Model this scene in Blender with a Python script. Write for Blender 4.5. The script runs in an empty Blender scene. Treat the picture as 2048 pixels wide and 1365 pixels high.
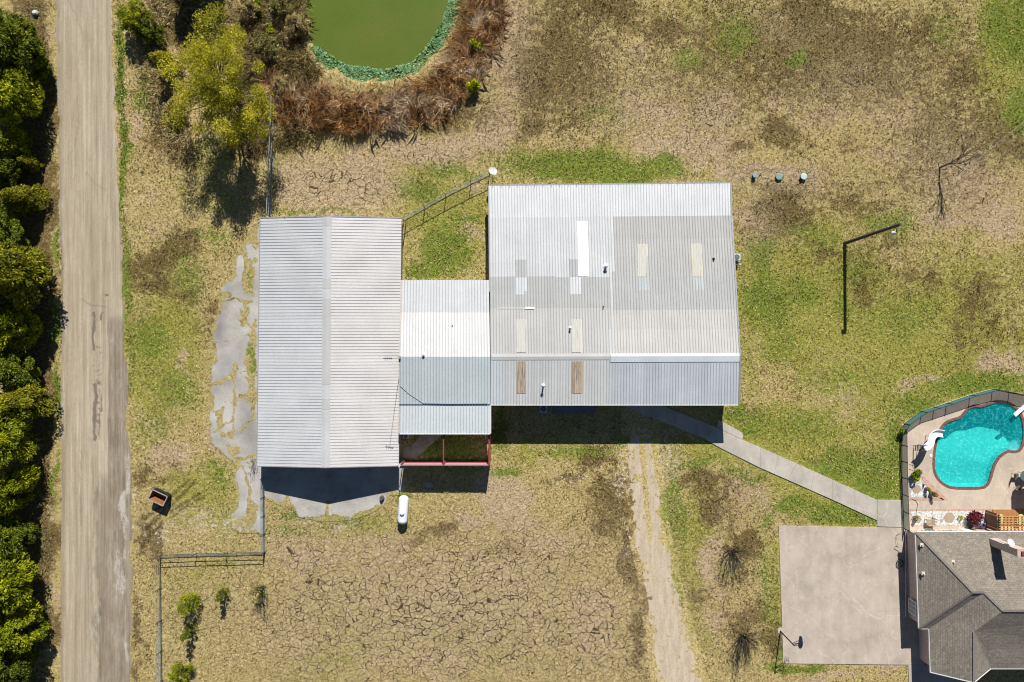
import bpy, bmesh, math, random
import numpy as np
from mathutils import Vector, Matrix

S = 17.5          # photo pixels per metre on the ground
H = 78.0          # camera height
NX, NY = 1024.0, 700.0
rng = np.random.default_rng(7)
random.seed(7)
D = bpy.data
C = bpy.context.scene.collection
scene = bpy.context.scene

# ------------------------------------------------------------------ camera
cam_d = D.cameras.new('camera'); cam = D.objects.new('camera', cam_d); C.objects.link(cam)
cam.location = (0, 0, H); cam.rotation_euler = (0, 0, 0)
cam_d.sensor_fit = 'HORIZONTAL'; cam_d.sensor_width = 36.0
cam_d.lens = 36.0 * H / (2048 / S)
cam_d.shift_y = (NY - 682.5) / 2048.0
cam_d.clip_end = 3000
scene.camera = cam

# ------------------------------------------------------------------ light
SUN = Vector((0.164, 1.2455, 1.0)).normalized()
elev = math.asin(SUN.z); azim = math.atan2(SUN.x, SUN.y)
w = D.worlds.new('World'); scene.world = w; w.use_nodes = True
wn = w.node_tree.nodes; wl = w.node_tree.links
sky = wn.new('ShaderNodeTexSky'); sky.sky_type = 'NISHITA'; sky.sun_disc = False
sky.sun_elevation = elev; sky.sun_rotation = azim; sky.air_density = 0.75; sky.dust_density = 0.1; sky.ozone_density = 2.5
bg = wn['Background']; bg.inputs['Strength'].default_value = 0.05
wl.new(sky.outputs['Color'], bg.inputs['Color'])
sd = D.lights.new('sun', 'SUN'); sd.energy = 5.0; sd.angle = math.radians(0.5); sd.color = (1.0, 0.965, 0.91)
sun = D.objects.new('sun', sd); C.objects.link(sun)
sun.rotation_euler = (-SUN).to_track_quat('-Z', 'Y').to_euler(); sun.location = (10, 60, 60)
scene.view_settings.view_transform = 'Standard'; scene.view_settings.look = 'None'
scene.view_settings.exposure = 0.35; scene.view_settings.gamma = 1.0
scene.cycles.transparent_max_bounces = 12
scene.cycles.max_bounces = 5
scene.cycles.pixel_filter_type = 'BLACKMAN_HARRIS'; scene.cycles.filter_width = 1.1

# ------------------------------------------------------------------ helpers
def G(px, py, z=0.0):
    k = (H - z) / H / S
    return Vector(((px - NX) * k, (NY - py) * k, z))
def g2(px, py): return ((px - NX) / S, (NY - py) / S)

def tag(o, label=None, cat=None, group=None, kind=None):
    if label: o['label'] = label
    if cat: o['category'] = cat
    if group: o['group'] = group
    if kind: o['kind'] = kind
    return o
def thing(name, label, cat, loc=(0, 0, 0), group=None):
    o = D.objects.new(name, None); C.objects.link(o); o.location = loc; o.empty_display_size = 0.3
    return tag(o, label, cat, group)
def origin(parent):
    v = Vector((0, 0, 0))
    while parent is not None:
        v = v + Vector(parent.location); parent = parent.parent
    return v

class MB:
    def __init__(s): s.v = []; s.f = []; s.m = []; s.t = []
    def face(s, pts, mi=0, tint=(1, 1, 1)):
        b = len(s.v); s.v += [tuple(p) for p in pts]; s.f.append(tuple(range(b, b + len(pts)))); s.m.append(mi); s.t.append(tint)
        return s
    def hexa(s, p, mi=0):            # p: 8 points, bottom 4 then top 4
        b = len(s.v); s.v += [tuple(q) for q in p]
        for f in ((3, 2, 1, 0), (4, 5, 6, 7), (0, 1, 5, 4), (1, 2, 6, 5), (2, 3, 7, 6), (3, 0, 4, 7)):
            s.f.append(tuple(b + i for i in f)); s.m.append(mi); s.t.append((1, 1, 1))
        return s
    def box(s, c, size, rz=0.0, mi=0):
        cx, cy, cz = c; hx, hy, hz = size[0] / 2, size[1] / 2, size[2] / 2
        ca, sa = math.cos(rz), math.sin(rz); P = []
        for z in (-hz, hz):
            for x, y in ((-hx, -hy), (hx, -hy), (hx, hy), (-hx, hy)):
                P.append((cx + x * ca - y * sa, cy + x * sa + y * ca, cz + z))
        return s.hexa(P, mi)
    def beam(s, p0, p1, wd, ht, mi=0):
        p0 = Vector(p0); p1 = Vector(p1); d = (p1 - p0).normalized()
        up = Vector((0, 0, 1)) if abs(d.z) < 0.95 else Vector((0, 1, 0))
        sx = d.cross(up).normalized() * wd / 2; uz = sx.cross(d).normalized() * ht / 2
        return s.hexa([p0 - sx - uz, p0 + sx - uz, p1 + sx - uz, p1 - sx - uz, p0 - sx + uz, p0 + sx + uz, p1 + sx + uz, p1 - sx + uz], mi)
    def tube(s, p0, p1, r0, r1=None, n=8, mi=0, cap=True):
        r1 = r0 if r1 is None else r1
        p0 = Vector(p0); p1 = Vector(p1); d = (p1 - p0)
        if d.length < 1e-6: return s
        d.normalize(); a = Vector((0, 0, 1)) if abs(d.z) < 0.9 else Vector((1, 0, 0))
        x = d.cross(a).normalized(); y = d.cross(x).normalized(); b = len(s.v)
        for p, r in ((p0, r0), (p1, r1)):
            for i in range(n):
                t = 2 * math.pi * i / n; s.v.append(tuple(p + x * (r * math.cos(t)) + y * (r * math.sin(t))))
        for i in range(n):
            j = (i + 1) % n; s.f.append((b + i, b + j, b + n + j, b + n + i)); s.m.append(mi); s.t.append((1, 1, 1))
        if cap:
            s.f.append(tuple(b + i for i in reversed(range(n)))); s.m.append(mi); s.t.append((1, 1, 1))
            s.f.append(tuple(b + n + i for i in range(n))); s.m.append(mi); s.t.append((1, 1, 1))
        return s
    def path(s, pts, r, n=6, mi=0):
        for a, b in zip(pts[:-1], pts[1:]): s.tube(a, b, r, r, n, mi)
        return s
    def lathe(s, c, prof, n=16, mi=0):
        c = Vector(c); b = len(s.v); k = len(prof)
        for r, z in prof:
            for i in range(n):
                t = 2 * math.pi * i / n; s.v.append((c.x + r * math.cos(t), c.y + r * math.sin(t), c.z + z))
        for a in range(k - 1):
            for i in range(n):
                j = (i + 1) % n; s.f.append((b + a * n + i, b + a * n + j, b + (a + 1) * n + j, b + (a + 1) * n + i)); s.m.append(mi); s.t.append((1, 1, 1))
        s.f.append(tuple(b + i for i in reversed(range(n)))); s.m.append(mi); s.t.append((1, 1, 1))
        s.f.append(tuple(b + (k - 1) * n + i for i in range(n))); s.m.append(mi); s.t.append((1, 1, 1))
        return s
    def prism(s, poly, z0, z1, mi=0):
        b = len(s.v); n = len(poly)
        ar = sum(poly[i][0] * poly[(i + 1) % n][1] - poly[(i + 1) % n][0] * poly[i][1] for i in range(n))
        if ar < 0: poly = poly[::-1]
        s.v += [(p[0], p[1], z0) for p in poly] + [(p[0], p[1], z1) for p in poly]
        s.f.append(tuple(b + i for i in reversed(range(n)))); s.m.append(mi); s.t.append((1, 1, 1))
        s.f.append(tuple(b + n + i for i in range(n))); s.m.append(mi); s.t.append((1, 1, 1))
        for i in range(n):
            j = (i + 1) % n; s.f.append((b + i, b + j, b + n + j, b + n + i)); s.m.append(mi); s.t.append((1, 1, 1))
        return s
    def build(s, name, mats, parent=None, smooth=False, tint=False, bevel=0.0):
        if not isinstance(mats, (list, tuple)): mats = [mats]
        off = origin(parent)
        me = D.meshes.new(name); me.from_pydata([tuple(Vector(p) - off) for p in s.v], [], s.f)
        for m in mats: me.materials.append(m)
        me.polygons.foreach_set('material_index', s.m)
        if smooth: me.polygons.foreach_set('use_smooth', [True] * len(s.f))
        if tint:
            at = me.attributes.new('tint', 'FLOAT_COLOR', 'FACE')
            at.data.foreach_set('color', np.array([(t[0], t[1], t[2], 1) for t in s.t], dtype=np.float32).ravel())
        me.update()
        o = D.objects.new(name, me); C.objects.link(o)
        if parent is not None: o.parent = parent
        if bevel:
            bm = o.modifiers.new('bevel', 'BEVEL'); bm.width = bevel; bm.segments = 2; bm.limit_method = 'ANGLE'
        return o

# ---- numpy noise
def vnoise(x, y, scale, seed=0):
    r = np.random.default_rng(seed); n = 128; t = r.random((n, n))
    u = x / scale; v = y / scale; iu = np.floor(u).astype(int); iv = np.floor(v).astype(int)
    fu = u - iu; fv = v - iv; fu = fu * fu * (3 - 2 * fu); fv = fv * fv * (3 - 2 * fv)
    a = t[iu % n, iv % n]; b = t[(iu + 1) % n, iv % n]; c = t[iu % n, (iv + 1) % n]; d = t[(iu + 1) % n, (iv + 1) % n]
    return (a * (1 - fu) + b * fu) * (1 - fv) + (c * (1 - fu) + d * fu) * fv
def fbm(x, y, scale, seed=0, oct=4):
    s = 0; a = 0.5; tot = 0
    for k in range(oct):
        s = s + a * vnoise(x + 17.3 * k, y - 9.1 * k, scale / 2 ** k, seed + k); tot += a; a *= 0.55
    return s / tot
def dist_poly(px, py, pts, closed=False):
    d = np.full(px.shape, 1e9); n = len(pts)
    for i in range(n if closed else n - 1):
        ax, ay = pts[i]; bx, by = pts[(i + 1) % n]; dx, dy = bx - ax, by - ay
        t = np.clip(((px - ax) * dx + (py - ay) * dy) / (dx * dx + dy * dy + 1e-9), 0, 1)
        d = np.minimum(d, np.hypot(px - ax - t * dx, py - ay - t * dy))
    return d
def inside(px, py, pts):
    r = np.zeros(px.shape, bool); n = len(pts)
    for i in range(n):
        x0, y0 = pts[i]; x1, y1 = pts[(i + 1) % n]
        if y0 == y1: continue
        r ^= ((y0 > py) != (y1 > py)) & (px < (x1 - x0) * (py - y0) / (y1 - y0) + x0)
    return r
def sdf(px, py, pts):
    d = dist_poly(px, py, pts, True); return np.where(inside(px, py, pts), -d, d)
def sstep(a, b, x):
    t = np.clip((x - a) / (b - a), 0, 1); return t * t * (3 - 2 * t)
def blobs(px, py, lst, seed, warp=40):
    wx = px + (fbm(px, py, 60, seed) - .5) * 2 * warp; wy = py + (fbm(px, py, 60, seed + 50) - .5) * 2 * warp
    m = np.zeros(px.shape)
    for (cx, cy, rx, ry, a) in lst:
        m = np.maximum(m, a * np.exp(-(((wx - cx) / rx) ** 2 + ((wy - cy) / ry) ** 2) * 1.1))
    return m

# ------------------------------------------------------------------ materials
class NT:
    def __init__(s, tree): s.t = tree; s.n = tree.nodes; s.l = tree.links
    def new(s, t, **kw):
        n = s.n.new(t)
        for k, v in kw.items():
            if k in n.inputs: n.inputs[k].default_value = v
            else: setattr(n, k, v)
        return n
    def link(s, a, b): s.l.new(a, b)
    def noise(s, vec, scale, detail=4, rough=0.6, dist=0.0):
        n = s.new('ShaderNodeTexNoise'); n.inputs['Scale'].default_value = scale; n.inputs['Detail'].default_value = detail
        n.inputs['Roughness'].default_value = rough; n.inputs['Distortion'].default_value = dist
        if vec is not None: s.link(vec, n.inputs['Vector'])
        return n.outputs['Fac']
    def ramp(s, fac, stops):
        n = s.new('ShaderNodeValToRGB'); e = n.color_ramp.elements
        while len(e) < len(stops): e.new(0.5)
        for i, (p, c) in enumerate(stops):
            e[i].position = p; e[i].color = (c, c, c, 1) if not hasattr(c, '__len__') else (c[0], c[1], c[2], 1)
        s.link(fac, n.inputs['Fac']); return n.outputs['Color']
    def mix(s, fac, a, b, mode='MIX'):
        n = s.new('ShaderNodeMix'); n.data_type = 'RGBA'; n.blend_type = mode
        for sock, v in ((n.inputs[0], fac), (n.inputs[6], a), (n.inputs[7], b)):
            if hasattr(v, 'links') or hasattr(v, 'is_linked'): s.link(v, sock)
            elif hasattr(v, '__len__'): sock.default_value = (v[0], v[1], v[2], 1)
            else: sock.default_value = v
        return n.outputs[2]
    def math(s, op, a, b=0.0, c=0.0, clamp=False):
        n = s.new('ShaderNodeMath'); n.operation = op; n.use_clamp = clamp
        for i, v in enumerate((a, b, c)):
            if hasattr(v, 'is_linked'): s.link(v, n.inputs[i])
            else: n.inputs[i].default_value = v
        return n.outputs[0]
    def mapr(s, v, a, b, c=0.0, d=1.0):
        n = s.new('ShaderNodeMapRange'); n.interpolation_type = 'SMOOTHSTEP'
        s.link(v, n.inputs[0]); n.inputs[1].default_value = a; n.inputs[2].default_value = b; n.inputs[3].default_value = c; n.inputs[4].default_value = d
        return n.outputs[0]
    def attr(s, name, out='Fac'):
        n = s.new('ShaderNodeAttribute'); n.attribute_name = name; return n.outputs[out]
    def pos(s): return s.new('ShaderNodeNewGeometry').outputs['Position']
    def scale(s, vec, v):
        n = s.new('ShaderNodeVectorMath'); n.operation = 'MULTIPLY'; s.link(vec, n.inputs[0]); n.inputs[1].default_value = v; return n.outputs[0]
    def warp(s, vec, scale, amt):
        n = s.new('ShaderNodeTexNoise'); n.inputs['Scale'].default_value = scale; n.inputs['Detail'].default_value = 3; s.link(vec, n.inputs['Vector'])
        a = s.new('ShaderNodeVectorMath'); a.operation = 'SUBTRACT'; s.link(n.outputs['Color'], a.inputs[0]); a.inputs[1].default_value = (.5, .5, .5)
        m = s.new('ShaderNodeVectorMath'); m.operation = 'MULTIPLY'; s.link(a.outputs[0], m.inputs[0]); m.inputs[1].default_value = (amt, amt, 0)
        q = s.new('ShaderNodeVectorMath'); q.operation = 'ADD'; s.link(vec, q.inputs[0]); s.link(m.outputs[0], q.inputs[1]); return q.outputs[0]
    def bump(s, h, strength, dist, bsdf):
        n = s.new('ShaderNodeBump'); n.inputs['Strength'].default_value = strength; n.inputs['Distance'].default_value = dist
        s.link(h, n.inputs['Height']); s.link(n.outputs[0], bsdf.inputs['Normal'])

def newmat(name):
    m = D.materials.new(name); m.use_nodes = True; t = NT(m.node_tree); b = t.n['Principled BSDF']
    b.inputs['Specular IOR Level'].default_value = 0.25
    return m, t, b
def plain(name, col, rough=0.7, var=0.25, scale=3.0, bump=0.0, metal=0.0, spec=0.25, stretch=(1, 1, 1), tinted=False, dirt=None, fine=0.0):
    m, t, b = newmat(name)
    p = t.scale(t.pos(), stretch)
    f = t.noise(p, scale, 6, 0.65)
    lo = tuple(c * (1 - var) for c in col); hi = tuple(min(1, c * (1 + var)) for c in col)
    c = t.ramp(f, [(0.3, lo), (0.7, hi)])
    if fine:
        f2 = t.noise(t.pos(), 25.0, 3, 0.7); c = t.mix(1.0, c, t.ramp(f2, [(0.3, 1 - fine), (0.7, 1.0 + fine * .3)]), 'MULTIPLY')
    if dirt:
        f3 = t.noise(p, dirt[1], 6, 0.7); c = t.mix(t.mapr(f3, dirt[2], dirt[2] + .15), c, dirt[0])
    if tinted: c = t.mix(1.0, c, t.attr('tint', 'Color'), 'MULTIPLY')
    t.link(c, b.inputs['Base Color']); b.inputs['Roughness'].default_value = rough; b.inputs['Metallic'].default_value = metal
    b.inputs['Specular IOR Level'].default_value = spec
    if bump: t.bump(f, bump, 0.05, b)
    return m

# --- ground colour group: dry grass / green grass / dark thatch / bare cracked soil from painted plant-cover attributes
def ground_color(t):
    p = t.pos()
    pw = t.warp(p, 1.3, 0.5)
    streak = t.noise(t.scale(t.warp(p, 0.8, 2.2), (1.0, 1.7, 1)), 3.4, 7, 0.78, 0.9)
    fine = t.noise(pw, 6.5, 4, 0.8)
    clump = t.noise(t.warp(p, 2.0, .6), 1.7, 6, 0.7)
    tuft = t.noise(t.warp(p, 3.0, .4), 3.0, 5, 0.75)
    mid = t.noise(pw, 0.7, 4, 0.6)
    big = t.noise(p, 0.16, 4, 0.6)
    fn = t.math('ADD', t.math('ADD', t.math('MULTIPLY', streak, 0.42), t.math('MULTIPLY', fine, 0.28)), t.math('MULTIPLY', tuft, .30))
    fn = t.math('ADD', t.math('MULTIPLY', t.math('SUBTRACT', fn, .5), 2.1), .5)
    dry = t.ramp(fn, [(0.28, (.15, .11, .045)), (0.42, (.31, .245, .11)), (0.55, (.46, .385, .185)), (0.70, (.66, .575, .34))])
    drg = t.ramp(fn, [(0.28, (.085, .09, .016)), (0.42, (.20, .205, .04)), (0.56, (.35, .33, .095)), (0.70, (.54, .48, .20))])
    mixv = t.math('ADD', t.math('ADD', t.math('MULTIPLY', big, .45), t.math('MULTIPLY', mid, .3)), t.math('MULTIPLY', clump, .25))
    east = t.attr('lush')
    dry = t.mix(t.mapr(t.math('ADD', mixv, t.math('MULTIPLY', east, .34)), .42, .60), dry, drg)
    green = t.ramp(fn, [(0.26, (.035, .06, .008)), (0.42, (.105, .165, .022)), (0.57, (.205, .25, .05)), (0.72, (.42, .38, .15))])
    dark = t.ramp(fn, [(0.28, (.04, .028, .012)), (0.44, (.095, .068, .028)), (0.57, (.175, .13, .058)), (0.7, (.44, .35, .21))])
    bare = t.ramp(fn, [(0.28, (.18, .13, .08)), (0.42, (.34, .26, .165)), (0.55, (.48, .38, .255)), (0.70, (.68, .57, .42))])
    nz = t.math('ADD', t.math('MULTIPLY', clump, 0.6), t.math('MULTIPLY', tuft, 0.4))      # mean .5
    nz = t.math('ADD', t.math('MULTIPLY', nz, .75), t.math('MULTIPLY', mid, .25))
    def fac(a, k=1.0, bias=0.0): return t.mapr(t.math('ADD', t.math('MULTIPLY_ADD', t.attr(a), 1.3, bias), t.math('MULTIPLY', t.math('SUBTRACT', nz, .5), k)), .34, .66)
    c = t.mix(fac('bare', 2.6), dry, bare)
    c = t.mix(t.math('MULTIPLY', fac('dark', 3.6, .02), .92), c, dark)
    tuft2 = t.noise(t.warp(p, 2.2, .5), 2.3, 5, .7)
    green_f = t.mapr(t.math('ADD', t.math('MULTIPLY', t.attr('green'), 1.35), t.math('MULTIPLY', t.math('SUBTRACT', tuft2, .5), 2.7)), .36, .72)
    c = t.mix(green_f, c, green)
    # soil cracks
    vw = t.warp(t.warp(p, .9, .9), 3.2, .28)
    v = t.new('ShaderNodeTexVoronoi'); v.feature = 'DISTANCE_TO_EDGE'; v.inputs['Scale'].default_value = 1.25; t.link(t.scale(vw, (.8, 1.1, 1)), v.inputs['Vector'])
    v2 = t.new('ShaderNodeTexVoronoi'); v2.feature = 'DISTANCE_TO_EDGE'; v2.inputs['Scale'].default_value = 2.2; t.link(t.warp(t.warp(p, 1.9, .5), .7, 1.0), v2.inputs['Vector'])
    gate = t.noise(p, 0.8, 4, 0.6)
    wid = t.math('MULTIPLY', t.attr('crack'), t.mapr(gate, .30, .66, .018, .050))
    k1 = t.math('SUBTRACT', 1.0, t.math('DIVIDE', v.outputs['Distance'], t.math('MAXIMUM', wid, .0005)), clamp=True)
    wid2 = t.math('MULTIPLY', t.attr('crack'), t.mapr(gate, .40, .70, .0, .046))
    k2 = t.math('SUBTRACT', 1.0, t.math('DIVIDE', v2.outputs['Distance'], t.math('MAXIMUM', wid2, .0005)), clamp=True)
    crack = t.math('MULTIPLY', t.math('MAXIMUM', k1, t.math('MULTIPLY', k2, .75)), 1.5, clamp=True)
    halo = t.math('SUBTRACT', 1.0, t.math('MULTIPLY', t.math('MINIMUM', v.outputs['Distance'], t.math('MULTIPLY', v2.outputs['Distance'], 1.5)), 3.6), clamp=True)
    soil = t.ramp(fn, [(.28, (.20, .15, .095)), (.5, (.42, .335, .215)), (.7, (.60, .50, .35))])
    c = t.mix(t.math('MULTIPLY', t.math('MULTIPLY', halo, t.attr('crack')), 1.1, clamp=True), c, soil)
    c = t.mix(t.math('MULTIPLY', crack, .88), c, (.035, .027, .018))
    pale = t.ramp(fn, [(0.3, (.28, .235, .17)), (0.5, (.48, .43, .35)), (0.68, (.66, .62, .54))])
    c = t.mix(t.mapr(t.math('ADD', t.attr('pale'), t.math('MULTIPLY', t.math('SUBTRACT', tuft2, .5), 3.2)), .44, .72), c, pale)
    rut = t.attr('rut')
    c = t.mix(t.math('MULTIPLY', rut, t.mapr(fn, .36, .7, .85, .4)), c, (.05, .038, .02))
    c = t.mix(1.0, c, (1.14, 1.09, .98), 'MULTIPLY')
    h = t.math('SUBTRACT', t.math('ADD', fn, t.math('MULTIPLY', clump, .5)), t.math('MULTIPLY', crack, .8))
    return c, h, t.math('ADD', nz, .35), fn

m_ground, t, b = newmat('ground_cover')
c, h, _, _ = ground_color(t); t.link(c, b.inputs['Base Color']); b.inputs['Roughness'].default_value = 0.95; b.inputs['Specular IOR Level'].default_value = 0.0
t.bump(h, 1.0, 0.13, b)

# broken concrete: ground colour shows where 'slab' is low
m_broken, t, b = newmat('broken_concrete')
c, h, nz, fn = ground_color(t)
p = t.pos(); st = t.noise(p, .35, 6, .62); st2 = t.noise(p, 9, 4, .7)
con = t.ramp(st, [(.3, (.30, .28, .25)), (.5, (.42, .395, .355)), (.7, (.53, .505, .46))])
con = t.mix(1.0, con, t.ramp(st2, [(.3, .82), (.6, 1.04)]), 'MULTIPLY')
con = t.mix(t.math('MULTIPLY', t.attr('stain'), .8), con, (.20, .195, .2))
sl = t.mapr(t.math('ADD', t.attr('slab'), t.math('MULTIPLY', t.math('SUBTRACT', nz, .85), 1.7)), .42, .54)
rim = t.mapr(t.math('ADD', t.attr('slab'), t.math('MULTIPLY', t.math('SUBTRACT', nz, .85), 1.7)), .1, .4)
c = t.mix(t.math('MULTIPLY', rim, .25), c, (.34, .30, .17)); c = t.mix(1.0, c, (.80, .82, .82), 'MULTIPLY')
t.link(t.mix(sl, c, con), b.inputs['Base Color']); b.inputs['Roughness'].default_value = .9; b.inputs['Specular IOR Level'].default_value = .05
t.bump(t.mix(sl, h, st2), .5, .06, b)

# road
m_road, t, b = newmat('worn_chip_seal')
p = t.pos()
st = t.noise(t.scale(p, (2.2, .05, 1)), 1.0, 6, .7); st2 = t.noise(t.scale(p, (1, .22, 1)), 1.6, 6, .7); f = t.noise(p, 11, 4, .75)
c = t.ramp(t.math('ADD', t.math('MULTIPLY', st, .75), t.math('MULTIPLY', st2, .25)), [(.36, (.30, .245, .17)), (.5, (.40, .335, .24)), (.62, (.51, .44, .33))])
gr = t.ramp(t.math('ADD', t.math('MULTIPLY', st2, .5), t.math('MULTIPLY', st, .5)), [(.36, (.17, .132, .095)), (.48, (.27, .22, .163)), (.56, (.33, .28, .21)), (.66, (.45, .40, .33))])
nz2 = t.math('ADD', t.math('MULTIPLY', st2, .6), t.math('MULTIPLY', f, .4))
c = t.mix(t.mapr(t.math('ADD', t.attr('gravel'), t.math('MULTIPLY', t.math('SUBTRACT', nz2, .5), 2.0)), .36, .72), c, gr)
c = t.mix(t.mapr(t.math('ADD', t.attr('pale'), t.math('MULTIPLY', t.math('SUBTRACT', nz2, .5), 1.6)), .4, .6), c, (.47, .43, .37))
rp = t.noise(t.scale(p, (.6, 2.2, 1)), 1.6, 2, .5)
c = t.mix(t.math('MULTIPLY', t.mapr(t.math('ADD', t.attr('dark'), t.math('MULTIPLY', t.math('SUBTRACT', nz2, .5), 3.2)), .42, .72), .75), c, (.13, .108, .085))
c = t.mix(t.math('MULTIPLY', t.math('MULTIPLY', t.attr('crack'), t.mapr(f, .38, .64)), .6), c, (.10, .08, .06))
c = t.mix(1.0, c, t.ramp(f, [(.28, .66), (.5, .98), (.72, 1.16)]), 'MULTIPLY')
t.link(c, b.inputs['Base Color']); b.inputs['Roughness'].default_value = .95; b.inputs['Specular IOR Level'].default_value = .05
t.bump(f, .5, .04, b)

# dirt track
m_track, t, b = newmat('pale_dirt_track')
c0, h, nz, fn = ground_color(t); p = t.pos(); f = t.noise(p, 8, 5, .75)
f2 = t.noise(t.scale(p, (1.6, .3, 1)), 1.1, 5, .7); f = t.math('ADD', t.math('MULTIPLY', f, .55), t.math('MULTIPLY', f2, .45)); dirt = t.ramp(f, [(.34, (.33, .26, .175)), (.5, (.51, .42, .305)), (.64, (.64, .55, .43))])
sl = t.mapr(t.math('ADD', t.attr('slab'), t.math('MULTIPLY', t.math('SUBTRACT', nz, .85), 1.0)), .40, .58)
t.link(t.mix(sl, c0, dirt), b.inputs['Base Color']); b.inputs['Roughness'].default_value = .95; b.inputs['Specular IOR Level'].default_value = .0
t.bump(t.math('ADD', f, fn), .6, .06, b)

def concrete(name, base, warm=1.0):
    m, t, b = newmat(name); p = t.pos()
    a = t.noise(t.warp(p, .5, 1.5), .28, 6, .68); f = t.noise(p, 13, 4, .75); s2 = t.noise(t.scale(p, (1, .25, 1)), 1.0, 5, .7)
    c = t.ramp(a, [(.3, tuple(x * .78 for x in base)), (.5, base), (.68, tuple(min(1, x * 1.14) for x in base))])
    c = t.mix(1.0, c, t.ramp(s2, [(.3, .88), (.6, 1.04)]), 'MULTIPLY')
    chalk = t.noise(t.warp(p, .9, 2.0), .9, 7, .75, .4)
    c = t.mix(t.math('MULTIPLY', t.mapr(chalk, .53, .70), .5), c, tuple(min(1, x * 1.45) for x in base))
    c = t.mix(1.0, c, t.ramp(f, [(.3, .86), (.55, 1.02)]), 'MULTIPLY')
    st = t.noise(t.warp(p, 1.2, 1.2), .55, 6, .75); c = t.mix(t.math('MULTIPLY', t.mapr(st, .56, .72), .35), c, tuple(x * .62 for x in base))
    cv = t.new('ShaderNodeTexVoronoi'); cv.feature = 'DISTANCE_TO_EDGE'; cv.inputs['Scale'].default_value = .13; t.link(t.warp(t.warp(p, .35, 2.0), 2.0, .35), cv.inputs['Vector'])
    ln = t.math('SUBTRACT', 1.0, t.math('DIVIDE', cv.outputs['Distance'], .0075), clamp=True); c = t.mix(t.math('MULTIPLY', ln, t.mapr(chalk, .40, .56, 0, .55)), c, tuple(min(1, x * 1.4) for x in base))
    t.link(c, b.inputs['Base Color']); b.inputs['Roughness'].default_value = .9; b.inputs['Specular IOR Level'].default_value = .08
    t.bump(f, .25, .02, b); return m
m_court = concrete('court_concrete', (.48, .405, .335))
m_walk = concrete('walk_concrete', (.47, .43, .365))
m_deck = concrete('deck_concrete', (.55, .455, .355))

def roofing(name, base):
    m, t, b = newmat(name); p = t.pos()
    a = t.noise(p, .35, 5, .6); f = t.noise(t.scale(p, (1, 1, .2)), 6, 4, .7)
    c = t.ramp(a, [(.3, tuple(x * .92 for x in base)), (.7, tuple(min(1, x * 1.05) for x in base))])
    c = t.mix(1.0, c, t.ramp(f, [(.3, .92), (.6, 1.02)]), 'MULTIPLY')
    sp = t.noise(p, 3.0, 6, .75)
    c = t.mix(t.math('MULTIPLY', t.mapr(sp, .66, .74), .35), c, (.30, .27, .24))
    c = t.mix(1.0, c, t.attr('tint', 'Color'), 'MULTIPLY')
    t.link(c, b.inputs['Base Color']); b.inputs['Roughness'].default_value = .5; b.inputs['Metallic'].default_value = 0.0; b.inputs['Specular IOR Level'].default_value = .3
    return m
m_roof = roofing('painted_steel_roofing', (.62, .622, .615))
m_roofside = plain('grimy_shaded_rib_flank', (.33, .33, .33), .7, .3, 2, tinted=True)  # darker grey puts rib side shade and lap dirt into the colour
m_wallmetal = plain('painted_wall_steel', (.42, .40, .38), .6, .15, 1.2)
m_whitetrim = plain('white_trim', (.72, .72, .70), .5, .08, 2)
m_grey = plain('galvanized_steel', (.34, .35, .36), .45, .2, 4, metal=.3)
m_darksteel = plain('dark_pipe_steel', (.06, .07, .075), .5, .3, 6)
m_paleflat = plain('grey_pipe_steel', (.27, .29, .28), .5, .25, 6)
m_red = plain('red_painted_steel', (.26, .055, .06), .5, .2, 4)
m_black = plain('black_paint', (.018, .018, .02), .6, .4, 5)
m_blackwhite = plain('white_paint', (.78, .80, .83), .35, .05, 2)
m_shing_ns = None

def shingles(name, rot):
    m, t, b = newmat(name); p = t.pos()
    br = t.new('ShaderNodeTexBrick'); br.inputs['Scale'].default_value = 1.0; br.inputs['Brick Width'].default_value = .42; br.inputs['Row Height'].default_value = .19
    br.inputs['Mortar Size'].default_value = .018; br.inputs['Color1'].default_value = (.215, .186, .15, 1); br.inputs['Color2'].default_value = (.28, .246, .20, 1); br.inputs['Mortar'].default_value = (.17, .15, .125, 1)
    br.inputs['Bias'].default_value = -.1
    if rot:
        mp = t.new('ShaderNodeMapping'); mp.inputs['Rotation'].default_value = (0, 0, math.pi / 2); t.link(p, mp.inputs[0]); t.link(mp.outputs[0], br.inputs['Vector'])
    else: t.link(p, br.inputs['Vector'])
    f = t.noise(p, 6, 4, .7); a = t.noise(p, .5, 4, .6)
    c = t.mix(1.0, br.outputs['Color'], t.ramp(f, [(.3, .7), (.65, 1.2)]), 'MULTIPLY')
    c = t.mix(1.0, c, t.ramp(a, [(.3, .9), (.7, 1.08)]), 'MULTIPLY')
    t.link(c, b.inputs['Base Color']); b.inputs['Roughness'].default_value = .95; b.inputs['Specular IOR Level'].default_value = .05
    t.bump(br.outputs['Fac'], -.25, .02, b); return m
m_shing_ns = shingles('grey_shingles', False); m_shing_we = shingles('grey_shingles_side', True)

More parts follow.
